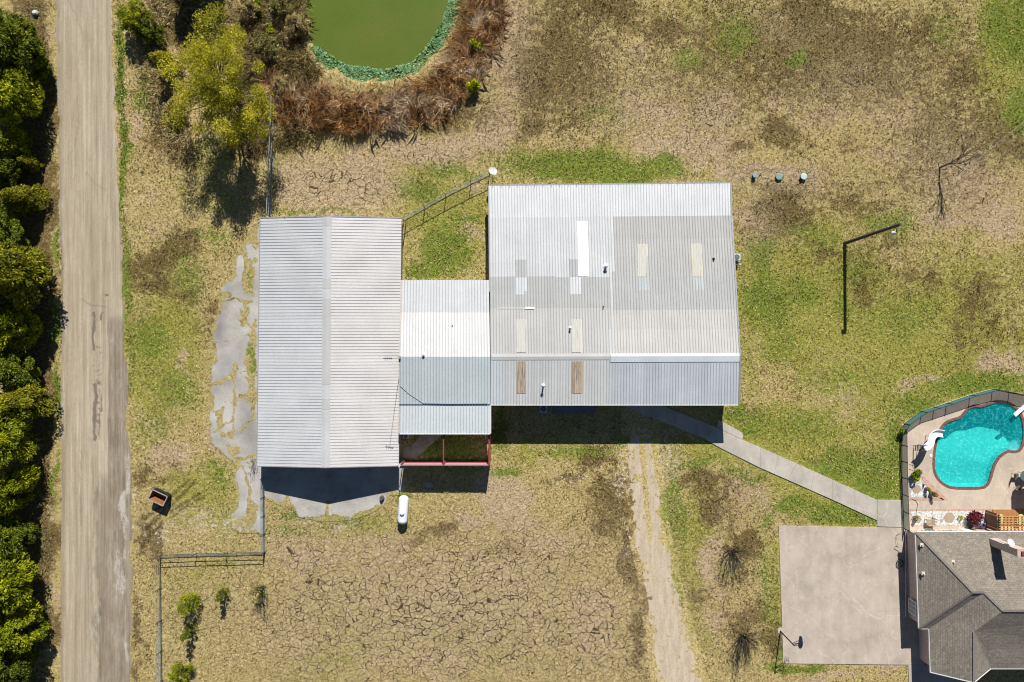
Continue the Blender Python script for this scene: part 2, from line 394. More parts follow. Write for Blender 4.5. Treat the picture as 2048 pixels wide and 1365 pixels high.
def bricks(name, c1, c2, mortar, wd=.22, hg=.075, axis='xz'):
    m, t, b = newmat(name); p = t.pos()
    sx = t.new('ShaderNodeSeparateXYZ'); t.link(p, sx.inputs[0]); cb = t.new('ShaderNodeCombineXYZ')
    if axis == 'xz': t.link(t.math('ADD', sx.outputs[0], sx.outputs[1]), cb.inputs[0]); t.link(sx.outputs[2], cb.inputs[1])
    else: t.link(sx.outputs[0], cb.inputs[0]); t.link(sx.outputs[1], cb.inputs[1])
    br = t.new('ShaderNodeTexBrick'); br.inputs['Scale'].default_value = 1; br.inputs['Brick Width'].default_value = wd; br.inputs['Row Height'].default_value = hg
    br.inputs['Mortar Size'].default_value = .012; br.inputs['Color1'].default_value = (*c1, 1); br.inputs['Color2'].default_value = (*c2, 1); br.inputs['Mortar'].default_value = (*mortar, 1)
    t.link(cb.outputs[0], br.inputs['Vector']); f = t.noise(p, 5, 4, .7)
    t.link(t.mix(1.0, br.outputs['Color'], t.ramp(f, [(.3, .72), (.65, 1.15)]), 'MULTIPLY'), b.inputs['Base Color']); b.inputs['Roughness'].default_value = .9
    return m
m_pinkbrick = bricks('pink_brick', (.46, .32, .27), (.56, .42, .36), (.55, .5, .45))
m_edge = bricks('brick_edging', (.50, .27, .19), (.58, .36, .27), (.55, .42, .34), .22, .11, 'xy')

def leafmat(name, stops, transl=0.25):
    m, t, b = newmat(name)
    c = t.ramp(t.attr('tint'), stops); n = t.noise(t.pos(), 3, 3, .6)
    c = t.mix(1.0, c, t.ramp(n, [(.3, .8), (.7, 1.15)]), 'MULTIPLY')
    t.link(c, b.inputs['Base Color']); b.inputs['Roughness'].default_value = .7; b.inputs['Specular IOR Level'].default_value = .1
    tr = t.new('ShaderNodeBsdfTranslucent'); t.link(c, tr.inputs['Color']); mx = t.new('ShaderNodeMixShader'); mx.inputs[0].default_value = transl
    t.link(b.outputs[0], mx.inputs[1]); t.link(tr.outputs[0], mx.inputs[2]); t.link(mx.outputs[0], t.n['Material Output'].inputs[0])
    return m
m_leaf_green = leafmat('deep_green_leaf', [(0, (.025, .04, .007)), (.5, (.115, .15, .014)), (1, (.33, .36, .02))])
m_leaf_bright = leafmat('bright_green_leaf', [(0, (.05, .07, .007)), (.5, (.23, .27, .012)), (1, (.56, .55, .012))])
m_leaf_olive = leafmat('olive_cedar_leaf', [(0, (.05, .055, .01)), (.5, (.20, .20, .016)), (1, (.44, .42, .025))])
m_leaf_yellow = leafmat('autumn_yellow_leaf', [(0, (.11, .10, .014)), (.5, (.33, .32, .025)), (1, (.80, .70, .06))], .4)
m_leaf_red = leafmat('burgundy_leaf', [(0, (.035, .008, .012)), (.5, (.12, .02, .03)), (1, (.24, .06, .07))])
m_weed = leafmat('water_weed', [(0, (.10, .20, .06)), (.5, (.21, .38, .15)), (1, (.40, .58, .33))])
m_reed = leafmat('dry_reed', [(0, (.15, .08, .03)), (.3, (.46, .235, .08)), (.6, (.70, .43, .19)), (1, (.90, .78, .58))], .45)
m_brush = leafmat('dry_brush', [(0, (.14, .11, .04)), (.35, (.42, .33, .13)), (.7, (.66, .54, .27)), (1, (.82, .74, .46))], .45)
m_grassb = leafmat('verge_grass', [(0, (.035, .07, .008)), (.5, (.09, .17, .02)), (1, (.19, .26, .05))])
m_straw = leafmat('straw_grass', [(0, (.12, .10, .03)), (.5, (.29, .24, .10)), (1, (.46, .40, .22))])
m_bark = plain('grey_bark', (.13, .105, .08), .95, .35, 8)
m_deadbark = plain('bleached_bark', (.16, .14, .12), .9, .3, 8)
m_twig = plain('dark_twig', (.075, .06, .045), .95, .35, 8)

# ------------------------------------------------------------------ grid sheets
def grid_sheet(name, xs, ys, zf, attrs, mat, keep=None, kind='structure'):
    X, Y = np.meshgrid(xs, ys); nx, ny = len(xs), len(ys)
    co = np.stack([X, Y, zf(X, Y) if callable(zf) else np.full(X.shape, zf)], -1).reshape(-1, 3).astype(np.float32)
    i = np.arange(nx * ny).reshape(ny, nx)
    q = np.stack([i[:-1, :-1], i[:-1, 1:], i[1:, 1:], i[1:, :-1]], -1).reshape(-1, 4)
    if keep is not None:
        k = keep(X, Y); kc = (k[:-1, :-1] & k[:-1, 1:] & k[1:, 1:] & k[1:, :-1]).reshape(-1); q = q[kc]
    return raw_mesh(name, co, q, {a: f(X, Y).reshape(-1) for a, f in attrs.items()}, mat, kind)
def raw_mesh(name, co, q, attrs, mat, kind=None, parent=None, face_attr=None):
    me = D.meshes.new(name); k = q.shape[1]
    me.vertices.add(len(co)); me.vertices.foreach_set('co', np.ascontiguousarray(co, dtype=np.float32).ravel())
    me.loops.add(q.size); me.loops.foreach_set('vertex_index', q.ravel().astype(np.int32))
    me.polygons.add(len(q)); me.polygons.foreach_set('loop_start', np.arange(0, q.size, k, dtype=np.int32))
    me.polygons.foreach_set('loop_total', np.full(len(q), k, dtype=np.int32))
    me.update(calc_edges=True)
    for a, v in attrs.items():
        at = me.attributes.new(a, 'FLOAT', 'POINT'); at.data.foreach_set('value', v.astype(np.float32))
    if face_attr is not None:
        at = me.attributes.new('tint', 'FLOAT', 'FACE'); at.data.foreach_set('value', face_attr.astype(np.float32))
    me.materials.append(mat); me.validate()
    o = D.objects.new(name, me); C.objects.link(o)
    if kind: o['kind'] = kind
    if parent is not None: o.parent = parent
    return o
def pxy(X, Y): return NX + X * S, NY - Y * S

POND = [(600, -120), (606, 0), (612, 30), (626, 75), (642, 108), (688, 136), (770, 146), (826, 130), (866, 90), (893, 45), (906, 0), (925, -120)]
DECK = [(1804, 1001), (1804, 850), (1812, 846), (1846, 822), (1892, 806), (1939, 790), (1984, 778), (2050, 792), (2180, 830), (2180, 1062), (1808, 1058)]

GREEN = [(500, 720, 14, 60, .6), (498, 830, 12, 40, .5), (497, 560, 12, 40, .45), (468, 800, 6, 70, .4), (243, 150, 9, 110, 1.0), (246, 290, 9, 60, .95), (250, 400, 10, 120, .75), (255, 560, 14, 110, .7), (262, 700, 16, 90, .5), (282, 190, 16, 55, .6),
  (1180, 338, 190, 34, 1.0), (1080, 325, 80, 32, .8), (1330, 335, 60, 26, .8), (890, 500, 60, 62, 1.0), (860, 545, 60, 22, 1.0), (930, 440, 40, 20, .5), (845, 385, 60, 32, .75), (900, 340, 70, 20, .6),
  (1520, 520, 40, 60, .72), (1530, 600, 60, 70, .78), (1600, 580, 60, 50, .6), (1700, 540, 90, 50, .45), (1620, 470, 90, 30, .5), (1780, 450, 70, 40, .55), (1560, 690, 60, 60, .5), (1800, 640, 120, 60, .45), (1690, 620, 30, 60, .5),
  (1960, 770, 130, 26, .85), (1840, 810, 60, 30, .8), (1700, 760, 150, 40, .4), (1750, 960, 60, 60, .9), (1690, 930, 90, 40, .75), (1790, 900, 30, 100, .8), (1600, 860, 130, 40, .5), (1500, 850, 40, 40, .7),
  (1690, 1035, 90, 22, 1.0), (1600, 1020, 70, 22, .75), (1470, 830, 25, 25, .9), (1500, 950, 80, 20, .5),
  (1000, 860, 25, 60, .75), (1010, 950, 40, 18, .7), (1150, 905, 120, 16, .55), (1240, 890, 20, 30, .6), (1400, 920, 60, 16, .6),
  (2030, 60, 70, 90, .85), (2040, 220, 40, 50, .8), (1890, 60, 60, 60, .4), (1480, 70, 60, 60, .55), (1600, 120, 30, 20, .7), (1380, 130, 50, 30, .5), (1210, 230, 60, 40, .4),
  (300, 690, 60, 60, .62), (380, 560, 40, 60, .5), (360, 780, 60, 60, .55), (420, 480, 40, 30, .5), (310, 860, 60, 50, .4), (430, 950, 30, 50, .5),
  (585, 1022, 60, 16, .75), (800, 985, 20, 20, .8), (700, 1045, 60, 14, .5), (580, 1060, 60, 20, .5),
  (430, 300, 60, 60, .3), (420, 400, 40, 40, .35), (560, 350, 20, 60, .4), (590, 425, 60, 10, .6), (680, 425, 60, 8, .6),
  (1350, 1000, 25, 140, .55), (1360, 1180, 20, 60, .5), (1590, 1338, 60, 12, 1.0), (1540, 1180, 18, 120, .45), (1540, 1050, 16, 40, .5), (1570, 1300, 10, 20, .9),
  (890, 900, 80, 40, .8), (120, 500, 8, 60, .9), (118, 640, 9, 60, .9), (115, 780, 9, 70, .8), (112, 960, 9, 70, .6), (400, 1230, 30, 20, .3), (340, 1230, 15, 120, .3)]
DARK = [(1620, 110, 460, 160, .55), (1130, 120, 160, 200, .58), (1900, 270, 170, 180, .50), (1700, 400, 170, 70, .42), (1730, 520, 220, 110, .34), (1960, 640, 110, 130, .36), (330, 540, 110, 110, .4), (1230, 1010, 90, 110, .42), (1440, 1000, 90, 110, .40), (1100, 60, 60, 80, .7), (1060, 160, 50, 90, .75), (1060, 260, 40, 40, .8), (1220, 20, 120, 50, .65), (1330, 50, 70, 50, .6), (1640, 30, 120, 50, .7), (1740, 90, 120, 60, .65), (1850, 60, 60, 60, .55),
  (1930, 150, 60, 60, .55), (2010, 280, 60, 40, .65), (1560, 420, 55, 60, 1.1), (1560, 270, 60, 40, .65), (1480, 300, 40, 20, .6), (1650, 140, 40, 40, .55), (1880, 240, 60, 60, .5), (1500, 150, 40, 40, .4),
  (1700, 300, 80, 40, .4), (1680, 400, 90, 30, .5), (1760, 500, 60, 60, .4), (1960, 600, 80, 70, .5), (1840, 560, 60, 40, .45), (1720, 570, 50, 40, .5), (1640, 500, 60, 40, .5),
  (1190, 925, 50, 30, .75), (1220, 1000, 50, 60, .6), (1270, 1120, 18, 120, .85), (1290, 1260, 18, 100, .8), (1210, 1050, 40, 40, .6), (1150, 960, 60, 30, .45),
  (1400, 960, 50, 40, .7), (1420, 1010, 40, 50, .7), (1480, 1080, 45, 50, .75), (1500, 1245, 60, 50, .6), (1545, 1290, 25, 40, .7), (1400, 1200, 30, 30, .5), (1460, 1160, 50, 40, .4),
  (340, 505, 80, 50, .75), (300, 560, 60, 50, .6), (360, 600, 60, 40, .5), (420, 640, 30, 60, .45), (300, 1080, 25, 60, .6), (290, 950, 40, 40, .5), (340, 930, 30, 30, .4), (285, 1240, 15, 80, .6), (280, 1340, 12, 40, .5),
  (330, 250, 60, 80, .75), (360, 310, 40, 40, .7), (300, 300, 40, 60, .5), (500, 300, 50, 40, .6), (340, 40, 70, 60, 1.0), (300, 200, 40, 50, .5),
  (850, 1080, 70, 30, .4), (1000, 1090, 80, 30, .45), (880, 1060, 30, 30, .6), (60, 680, 60, 800, 1.2), (470, 600, 20, 120, .4),
  (560, 60, 60, 100, .9), (960, 60, 40, 120, .8), (780, 215, 240, 50, .8)]
BARE = [(680, 370, 130, 70, 1.0), (600, 340, 70, 40, .6), (860, 300, 160, 40, .75), (1000, 260, 60, 60, .8), (1020, 100, 40, 130, .9), (1190, 120, 60, 80, .5), (1300, 240, 110, 60, .55), (1380, 300, 120, 40, .8), (1430, 220, 80, 70, .6), (1270, 90, 60, 40, .5),
  (1450, 350, 40, 30, .9), (1560, 350, 90, 25, 1.0), (1510, 450, 30, 60, .8), (1640, 240, 110, 40, .5), (1700, 180, 80, 40, .42), (1800, 220, 110, 45, .48), (1780, 300, 120, 40, .45), (1940, 360, 110, 70, .72), (1990, 430, 70, 50, .75), (1900, 440, 60, 30, .7), (1560, 190, 50, 60, .6), (1400, 60, 50, 40, .4), (1550, 60, 60, 30, .4),
  (1030, 1010, 60, 45, 1.15), (1000, 970, 40, 30, .8), (950, 1040, 60, 20, .7), (900, 1180, 380, 160, .46), (620, 1110, 100, 40, .6), (760, 1100, 120, 40, .5), (1080, 1080, 100, 50, .55), (1180, 1240, 60, 90, .6), (600, 1280, 120, 70, .35), (860, 1330, 200, 60, .4),
  (1430, 1130, 40, 100, .6), (1500, 1000, 60, 30, .5), (1440, 1250, 40, 60, .5), (1660, 1345, 100, 14, .6), (1780, 1345, 40, 14, .6), (1480, 970, 50, 20, .5),
  (320, 460, 50, 40, .4), (370, 720, 20, 50, .5), (330, 900, 60, 50, .6), (280, 220, 14, 80, .7), (330, 300, 30, 60, .4), (290, 400, 30, 60, .4), (420, 880, 30, 60, .6),
  (2000, 720, 60, 40, .6), (1850, 760, 90, 30, .5), (1690, 800, 70, 25, .4), (1650, 700, 60, 40, .3), (960, 380, 40, 30, .5), (940, 470, 22, 40, .6), (80, 160, 14, 160, .8), (95, 1100, 12, 260, .6)]
PALE = [(1130, 955, 90, 18, .38), (1240, 950, 26, 80, .5), (1330, 920, 30, 60, .55), (1250, 1080, 8, 70, .5), (410, 1040, 80, 42, .5), (330, 1060, 40, 30, .5), (460, 1050, 40, 30, .55), (355, 905, 40, 30, .45), (330, 1015, 30, 14, .4), (680, 1050, 40, 10, .6), (610, 1045, 50, 10, .5), (655, 1070, 26, 8, .6), (1000, 1000, 40, 20, .3), (275, 1010, 12, 90, .5), (1570, 350, 60, 14, .3), (420, 1108, 110, 7, .55)]
def crackmask(X, Y):
    px, py = pxy(X, Y)
    m = blobs(px, py, [(880, 1230, 420, 150, 1.15), (1180, 1260, 120, 160, .9), (620, 1230, 120, 180, .9), (1000, 1120, 260, 60, .9), (680, 370, 130, 60, .8), (860, 300, 120, 30, .55), (1300, 200, 120, 80, .4), (1420, 250, 70, 60, .7), (1560, 60, 80, 40, .5), (1700, 170, 120, 70, .55), (1900, 330, 130, 90, .7), (1560, 360, 110, 30, .8), (1520, 430, 50, 60, .7), (1020, 120, 60, 160, .5), (1480, 1010, 60, 60, .25)], 31, 30)
    return m
RUTS = [[(275, 1048), (320, 1015), (378, 960)], [(282, 1062), (330, 1022), (390, 966)], [(270, 1085), (300, 1050), (350, 1018), (398, 990)], [(280, 1095), (320, 1050), (360, 1022), (405, 995)]]
def rutmask(X, Y):
    px, py = pxy(X, Y); px = px + (fbm(px, py, 14, 5) - .5) * 8; py = py + (fbm(px, py, 14, 6) - .5) * 8
    d = np.minimum.reduce([dist_poly(px, py, r) for r in RUTS]); m = np.clip(1.5 - d / 3.4, 0, 1) * (fbm(px, py, 20, 8) > .33)
    d2 = dist_poly(px, py, [(1502, 338), (1616, 338), (1618, 372), (1502, 370)], True); return np.maximum(m, np.clip(1 - d2 / 3, 0, 1) * .6)
def lushmask(X, Y):
    px, py = pxy(X, Y)
    return blobs(px, py, [(1620, 600, 260, 190, 1.0), (1850, 700, 300, 230, 1.0), (1560, 880, 240, 90, .95), (1700, 980, 200, 90, 1.0), (330, 690, 110, 240, .85), (1450, 70, 190, 80, .5), (2020, 120, 90, 230, 1.0), (900, 430, 140, 140, .9), (1180, 340, 240, 50, .8), (430, 360, 90, 120, .6), (400, 990, 130, 100, .65), (1390, 1120, 70, 230, .7), (1550, 1180, 50, 190, .75), (1100, 900, 170, 40, .6), (700, 1050, 200, 50, .55), (450, 1150, 180, 60, .45), (600, 1330, 200, 60, .5), (880, 1230, 400, 140, .55), (1750, 330, 120, 90, .35)], 33, 50) - .45
def blobf(lst, seed, warp=40):
    return lambda X, Y: blobs(*pxy(X, Y), lst, seed, warp)
GA = {'green': blobf(GREEN, 11, 26), 'dark': blobf(DARK, 12, 45), 'bare': blobf(BARE, 13, 45), 'pale': blobf(PALE, 14, 30), 'crack': crackmask, 'rut': rutmask, 'lush': lushmask}

def ground_z(X, Y):
    px, py = pxy(X, Y); d = sdf(px, py, POND) + (fbm(px, py, 26, 57) - .5) * 20
    z = -1.2 * sstep(30, -40, d)
    z = z + (fbm(X, Y, 2.5, 3) - .5) * .05 - .02
    dk = sdf(px, py, [(p[0], p[1]) for p in DECK]); return np.where(dk < 6, -.05, z)
def ground_keep(X, Y):
    px, py = pxy(X, Y); return ~(sdf(px, py, DECK) < -12)
xs = np.arange(-66, 66.01, .2); ys = np.arange(-46, 48.01, .2)
ground = grid_sheet('ground', xs, ys, ground_z, GA, m_ground, ground_keep)
# the land beyond, as part of the same ground sheet
def extend_ground(o, x0, x1, y0, y1, R=1200):
    bm = bmesh.new(); bm.from_mesh(o.data)
    for a in ((-R, -R, x0, R), (x1, -R, R, R), (x0, -R, x1, y0), (x0, y1, x1, R)):
        vs = [bm.verts.new((a[i], a[j], -.03)) for i, j in ((0, 1), (2, 1), (2, 3), (0, 3))]; bm.faces.new(vs)
    bm.to_mesh(o.data); bm.free()
extend_ground(ground, xs[0], xs[-1], ys[0], ys[-1])

# ---- road
RL = [(112, -200), (112, 0), (118, 300), (122, 600), (123, 1365), (123, 1600)]
RR = [(216, -200), (219, 0), (228, 160), (234, 300), (243, 460), (248, 620), (256, 860), (263, 1000), (262, 1365), (262, 1600)]
def lerp_edge(E, py): return np.interp(py, [e[1] for e in E], [e[0] for e in E])
def road_sheet():
    pys = np.arange(-160, 1520, 2.2); us = np.linspace(0, 1, 64)
    PY, U = np.meshgrid(pys, us, indexing='ij')
    l = lerp_edge(RL, PY) + (fbm(PY, PY * 0, 24, 2) - .5) * 9; r = lerp_edge(RR, PY) + (fbm(PY, PY * 0 + 50, 26, 4) - .5) * 15
    PX = l + (r - l) * U; co = np.stack([(PX - NX) / S, (NY - PY) / S, .035 - .03 * np.abs(U * 2 - 1) ** 6], -1).reshape(-1, 3)
    ny, nx = PX.shape; i = np.arange(nx * ny).reshape(ny, nx)
    q = np.stack([i[:-1, :-1], i[1:, :-1], i[1:, 1:], i[:-1, 1:]], -1).reshape(-1, 4)
    def jit(a): return PX + (fbm(PX, PY, 12, a) - .5) * 9, PY + (fbm(PX, PY, 12, a + 9) - .5) * 9
    jx, jy = jit(1)
    def line(pts, wd): return np.clip(1.35 - dist_poly(jx, jy, pts) / wd, 0, 1)
    crack = np.maximum.reduce([line([(137, 0), (152, 30), (167, 70), (165, 95), (157, 115), (155, 160), (157, 250), (150, 290), (135, 320)], 1.3), line([(172, 345), (190, 365), (214, 382)], 1.1), line([(160, 600), (185, 610), (212, 616)], 1.3),
      line([(126, 420), (128, 560), (131, 700), (132, 900)], 1.2) * .7, line([(214, 60), (217, 200), (219, 350), (228, 480)], 1.5) * .7, line([(163, 900), (161, 960), (163, 1050)], 1.6), line([(183, 880), (186, 960), (190, 1020), (183, 1120), (186, 1260), (205, 1365)], 1.6)])
    dark = np.maximum.reduce([line([(187, 625), (188, 660), (187, 700)], 3.2), line([(190, 770), (192, 800), (188, 840), (189, 880)], 4.0) * .95, line([(202, 628), (202, 640)], 2.5), line([(200, 780), (202, 820), (199, 880)], 2) * .8, line([(212, 590), (214, 592)], 2.5), line([(231, 1060), (229, 1090)], 4) * .5, line([(235, 1130), (232, 1165)], 5) * .45, line([(198, 1130), (196, 1180), (204, 1230)], 8) * .5])
    band = (np.abs(PX - 196) < 10) & (PY > 690) & (PY < 870); dark = np.maximum(dark, band * (.30 + .34 * (np.sin(PY / 1.9 + fbm(PX, PY, 30, 3) * 14) > .2) * (fbm(PX, PY, 14, 19) > .45)) * .8)
    edge = 216 + (fbm(PY, PY * 0, 50, 7) - .5) * 8
    gravel = sstep(-3, 3, PX - edge) * sstep(600, 660, PY) * .85
    gravel = np.maximum(gravel, sstep(-2, 12, PX - 186 + (fbm(PX, PY, 40, 17) - .5) * 30) * sstep(900, 980, PY) * .75)
    gravel = np.maximum(gravel, np.exp(-((PX - 168) / 7) ** 2) * .42 * sstep(700, 900, PY)); gravel = np.maximum(gravel, sstep(10, 4, PX - l) * .6)
    gravel = np.maximum(gravel, np.exp(-((PX - r) / 5) ** 2) * .6 * sstep(300, 500, PY))
    pale = blobs(PX, PY, [(250, 1000, 14, 130, .62), (242, 1150, 20, 110, .55), (254, 1290, 10, 80, .5), (190, 1250, 14, 80, .5), (250, 800, 8, 120, .4)], 41, 16)
    raw_mesh('road', co, q, {'crack': crack.ravel(), 'dark': dark.ravel(), 'gravel': gravel.ravel(), 'pale': pale.ravel()}, m_road, 'structure')
road_sheet()

# ---- broken concrete beside and below the barn
SLAB1 = [(514, 455), (500, 480), (478, 500), (470, 520), (466, 560), (445, 575), (440, 610), (430, 640), (426, 700), (424, 780), (420, 840), (424, 880), (450, 905), (478, 930), (470, 960), (480, 990), (470, 1020), (450, 1040), (480, 1060), (525, 1062), (528, 990), (560, 1005), (585, 1010), (600, 1030), (640, 1038), (700, 1036), (740, 1022), (772, 1002), (776, 985), (812, 985), (812, 925), (545, 925), (545, 455)]
GCR = [[(448, 602), (470, 596), (492, 604), (504, 602)], [(490, 600), (492, 640), (500, 655), (514, 650)], [(428, 684), (450, 684), (462, 684)], [(428, 766), (455, 760), (470, 745), (472, 728)], [(468, 745), (470, 800), (468, 850), (464, 875)], [(492, 700), (500, 720), (490, 740), (478, 745), (500, 760), (510, 790), (508, 820)], [(480, 790), (505, 792)], [(508, 800), (506, 835), (490, 855), (478, 860)], [(430, 862), (450, 850), (470, 838)], [(432, 830), (446, 816)], [(472, 915), (490, 918), (512, 908)], [(455, 890), (470, 915), (490, 940), (500, 980), (495, 1040)], [(490, 500), (497, 560), (505, 590)], [(510, 640), (508, 690)], [(655, 1005), (654, 1030)], [(575, 990), (576, 1004)]]
def slabf(X, Y):
    px, py = pxy(X, Y); d = sdf(px, py, SLAB1)
    jx = px + (fbm(px, py, 10, 21) - .5) * 9; jy = py + (fbm(px, py, 10, 22) - .5) * 9
    m = .92 * sstep(9, -9, d + (fbm(px, py, 24, 29) - .5) * 22) - .35 * sstep(.56, .70, fbm(px, py, 20, 27)); wid = .6 + 8.0 * fbm(px, py, 40, 23) ** 1.5
    for g in GCR: m = m - .95 * np.clip(1.2 - dist_poly(jx, jy, g) / wid, 0, 1)
    for (cx, cy, rx, ry) in ((498, 545, 13, 30), (494, 570, 10, 22), (505, 720, 9, 36), (470, 735, 6, 14), (500, 735, 10, 14), (510, 480, 8, 20), (560, 1018, 26, 8), (470, 985, 8, 30), (505, 1020, 12, 22), (468, 540, 6, 14), (730, 1030, 24, 9), (452, 870, 16, 8), (440, 840, 8, 16), (486, 640, 6, 18), (470, 900, 14, 10), (505, 665, 5, 14), (502, 780, 8, 26), (497, 620, 5, 12), (455, 590, 12, 7), (480, 1045, 30, 12), (660, 1034, 30, 6), (430, 700, 5, 20)):
        m = m - .8 * np.exp(-((jx - cx) / rx) ** 2 - ((jy - cy) / ry) ** 2)
    return np.clip(m, 0, 1)
def stainf(X, Y):
    return blobs(*pxy(X, Y), [(442, 655, 14, 40, .8), (450, 730, 30, 30, .6), (495, 850, 16, 60, .6), (500, 580, 12, 40, .4), (505, 900, 20, 20, .5), (680, 985, 80, 20, .25)], 44, 12)
a0, a1 = g2(410, 1075); c0, c1 = g2(820, 445)
grid_sheet('broken_concrete', np.arange(a0, c0, .12), np.arange(a1, c1, .12), .03, {**GA, 'slab': slabf, 'stain': stainf}, m_broken, lambda X, Y: sdf(*pxy(X, Y), SLAB1) < 7)

# ---- dirt track
TL_ = [(860, 1257), (890, 1258), (970, 1260), (1073, 1271), (1132, 1284), (1175, 1290), (1278, 1306), (1365, 1316), (1500, 1336)]
TR_ = [(860, 1302), (890, 1304), (963, 1313), (1066, 1327), (1097, 1336), (1153, 1346), (1263, 1376), (1365, 1403), (1500, 1440)]
TM_ = [(860, 1284), (890, 1284), (963, 1289), (1075, 1299), (1160, 1312), (1365, 1352)]
def tline(A, py): return np.interp(py, [a[0] for a in A], [a[1] for a in A])
def trackf(X, Y):
    px, py = pxy(X, Y); j = (fbm(px, py, 16, 61) - .5) * 9; px = px + j
    d = np.minimum(px - tline(TL_, py), tline(TR_, py) - px); m = sstep(-9, 9, d + (fbm(px, py, 30, 64) - .5) * 12) * 1.0
    med = np.exp(-((px - tline(TM_, py)) / (7.5 - .012 * (py - 890))) ** 2) * (1 - sstep(1040, 1150, py)); m = m - .95 * med
    spots = sstep(.56, .66, fbm(px, py, 9, 66)) * sstep(24, 2, d) * .9 + sstep(.68, .74, fbm(px, py, 7, 68)) * .8
    return np.clip(m - spots, 0, 1) * (.3 + .7 * sstep(850, 895, py))
tx0, ty0 = g2(1225, 1500); tx1, ty1 = g2(1470, 815)
def near_track(X, Y):
    px, py = pxy(X, Y); return (px > tline(TL_, py) - 16) & (px < tline(TR_, py) + 16)
grid_sheet('dirt_track', np.arange(tx0, tx1, .11), np.arange(ty0, ty1, .11), .022, {**GA, 'slab': trackf}, m_track, near_track)

# ---- concrete slabs
def slab(name, polys, mat, z1=.07):
    mb = MB()
    for p in polys: mb.prism([g2(*q) for q in p], -.15, z1)
    return tag(mb.build(name, mat, bevel=.012), kind='structure')
slab('driveway', [[(1557, 1052), (1812, 1056), (1850, 1056), (1850, 1222.9), (1563, 1224.9)], [(1563, 1225), (1850, 1223), (1850, 1330), (1566, 1327)], [(1816, 1330.3), (1960, 1330.3), (1960, 1460), (1820, 1460)]], m_court)
# walkway in panels with narrow joints
lo = [(1195, 788), (1242, 811), (1325, 844), (1407, 877), (1440, 896), (1520, 936), (1576, 960.5), (1665, 1000), (1753.5, 1041)]
up = [(1276, 788), (1326, 812), (1378, 833), (1432, 855), (1476, 876), (1520, 895), (1592, 927), (1665, 960), (1753.5, 1000)]
wp = []
for k in range(len(lo) - 1):
    n = 2
    for j in range(n):
        f0, f1 = j / n + .0016, (j + 1) / n - .0016
        L = lambda A, f: tuple(A[k][i] + (A[k + 1][i] - A[k][i]) * f for i in (0, 1))
        wp.append([L(lo, f0), L(lo, f1), L(up, f1), L(up, f0)])
wp.append([(1436.5, 840), (1451, 847.5), (1473, 859), (1484, 866), (1486, 873), (1484.5, 879), (1476, 875.4), (1432.8, 854.8)])
wp.append([(1754, 1000), (1803.5, 1000.5), (1806.5, 1055), (1754, 1053)])
slab('walkway', wp, m_walk, .075)

# ------------------------------------------------------------------ pool and deck
PZ = lambda zx, zy: (1720 + zx / 4.015, 740 + zy / 4.015)
WATER = [PZ(*p) for p in [(1090, 262), (1150, 266), (1205, 282), (1255, 322), (1290, 380), (1304, 450), (1308, 520), (1297, 580), (1288, 615), (1268, 640), (1235, 650), (1190, 640), (1150, 658), (1105, 695), (1070, 750), (1050, 810), (1038, 860), (1018, 910), (985, 938), (860, 941), (740, 938), (680, 915), (635, 875), (608, 830), (598, 780), (600, 700), (610, 620), (625, 545), (650, 480), (690, 430), (745, 408), (800, 395), (832, 365), (850, 340), (880, 310), (925, 296), (970, 303), (1025, 284)]]
WATER = [g2(*p) for p in WATER]
def smooth_loop(P, it=2):
    for _ in range(it):
        Q = []
        for i in range(len(P)):
            a = P[i]; b_ = P[(i + 1) % len(P)]
            Q += [(a[0] * .75 + b_[0] * .25, a[1] * .75 + b_[1] * .25), (a[0] * .25 + b_[0] * .75, a[1] * .25 + b_[1] * .75)]
        P = Q
    return P
WATER = smooth_loop(WATER, 1)
def offset_loop(P, d):
    n = len(P); ar = sum(P[i][0] * P[(i + 1) % n][1] - P[(i + 1) % n][0] * P[i][1] for i in range(n)); s = 1 if ar > 0 else -1; R = []
    for i in range(n):
        a = Vector(P[i - 1]); b_ = Vector(P[(i + 1) % n]); t_ = (b_ - a).normalized(); R.append((P[i][0] + s * t_.y * d, P[i][1] - s * t_.x * d))
    return R
COP = offset_loop(WATER, .30)
def fill_between(outer, inner, z, name, mat, thick=0.12, kind=None, parent=None):
    bm = bmesh.new(); E = []
    off = origin(parent)
    for lp in (outer, inner):
        if not lp: continue
        vs = [bm.verts.new((p[0] - off.x, p[1] - off.y, z - off.z)) for p in lp]
        E += [bm.edges.new((vs[i], vs[(i + 1) % len(vs)])) for i in range(len(vs))]
    bmesh.ops.triangle_fill(bm, use_beauty=True, use_dissolve=False, edges=E)
    bmesh.ops.recalc_face_normals(bm, faces=bm.faces)
    for f in bm.faces:
        if f.normal.z < 0: f.normal_flip()
    if thick:
        r = bmesh.ops.extrude_face_region(bm, geom=bm.faces[:]); nv = [v for v in r['geom'] if isinstance(v, bmesh.types.BMVert)]
        bmesh.ops.translate(bm, verts=nv, vec=(0, 0, 0)); 
        for v in bm.verts:
            if v not in nv: v.co.z -= thick
        bmesh.ops.recalc_face_normals(bm, faces=bm.faces)
    me = D.meshes.new(name); bm.to_mesh(me); bm.free(); me.materials.append(mat); o = D.objects.new(name, me); C.objects.link(o)
    if kind: o['kind'] = kind
    if parent is not None: o.parent = parent
    return o
fill_between([g2(*p) for p in DECK], offset_loop(COP, -.005), .075, 'pool_deck', m_deck, .12, 'structure')
pc = G(1945, 890)
pool = thing('swimming_pool', 'turquoise kidney-shaped swimming pool with dark red brick coping', 'swimming pool', pc)
m_cop = bricks('coping_brick', (.14, .05, .045), (.22, .085, .07), (.25, .17, .15), .12, .30, 'xy')
fill_between(COP, WATER, .10, 'coping', m_cop, .14, None, pool)
m_plaster = plain('pool_plaster', (.24, .80, .73), .8, .08, 1.0, fine=.12)
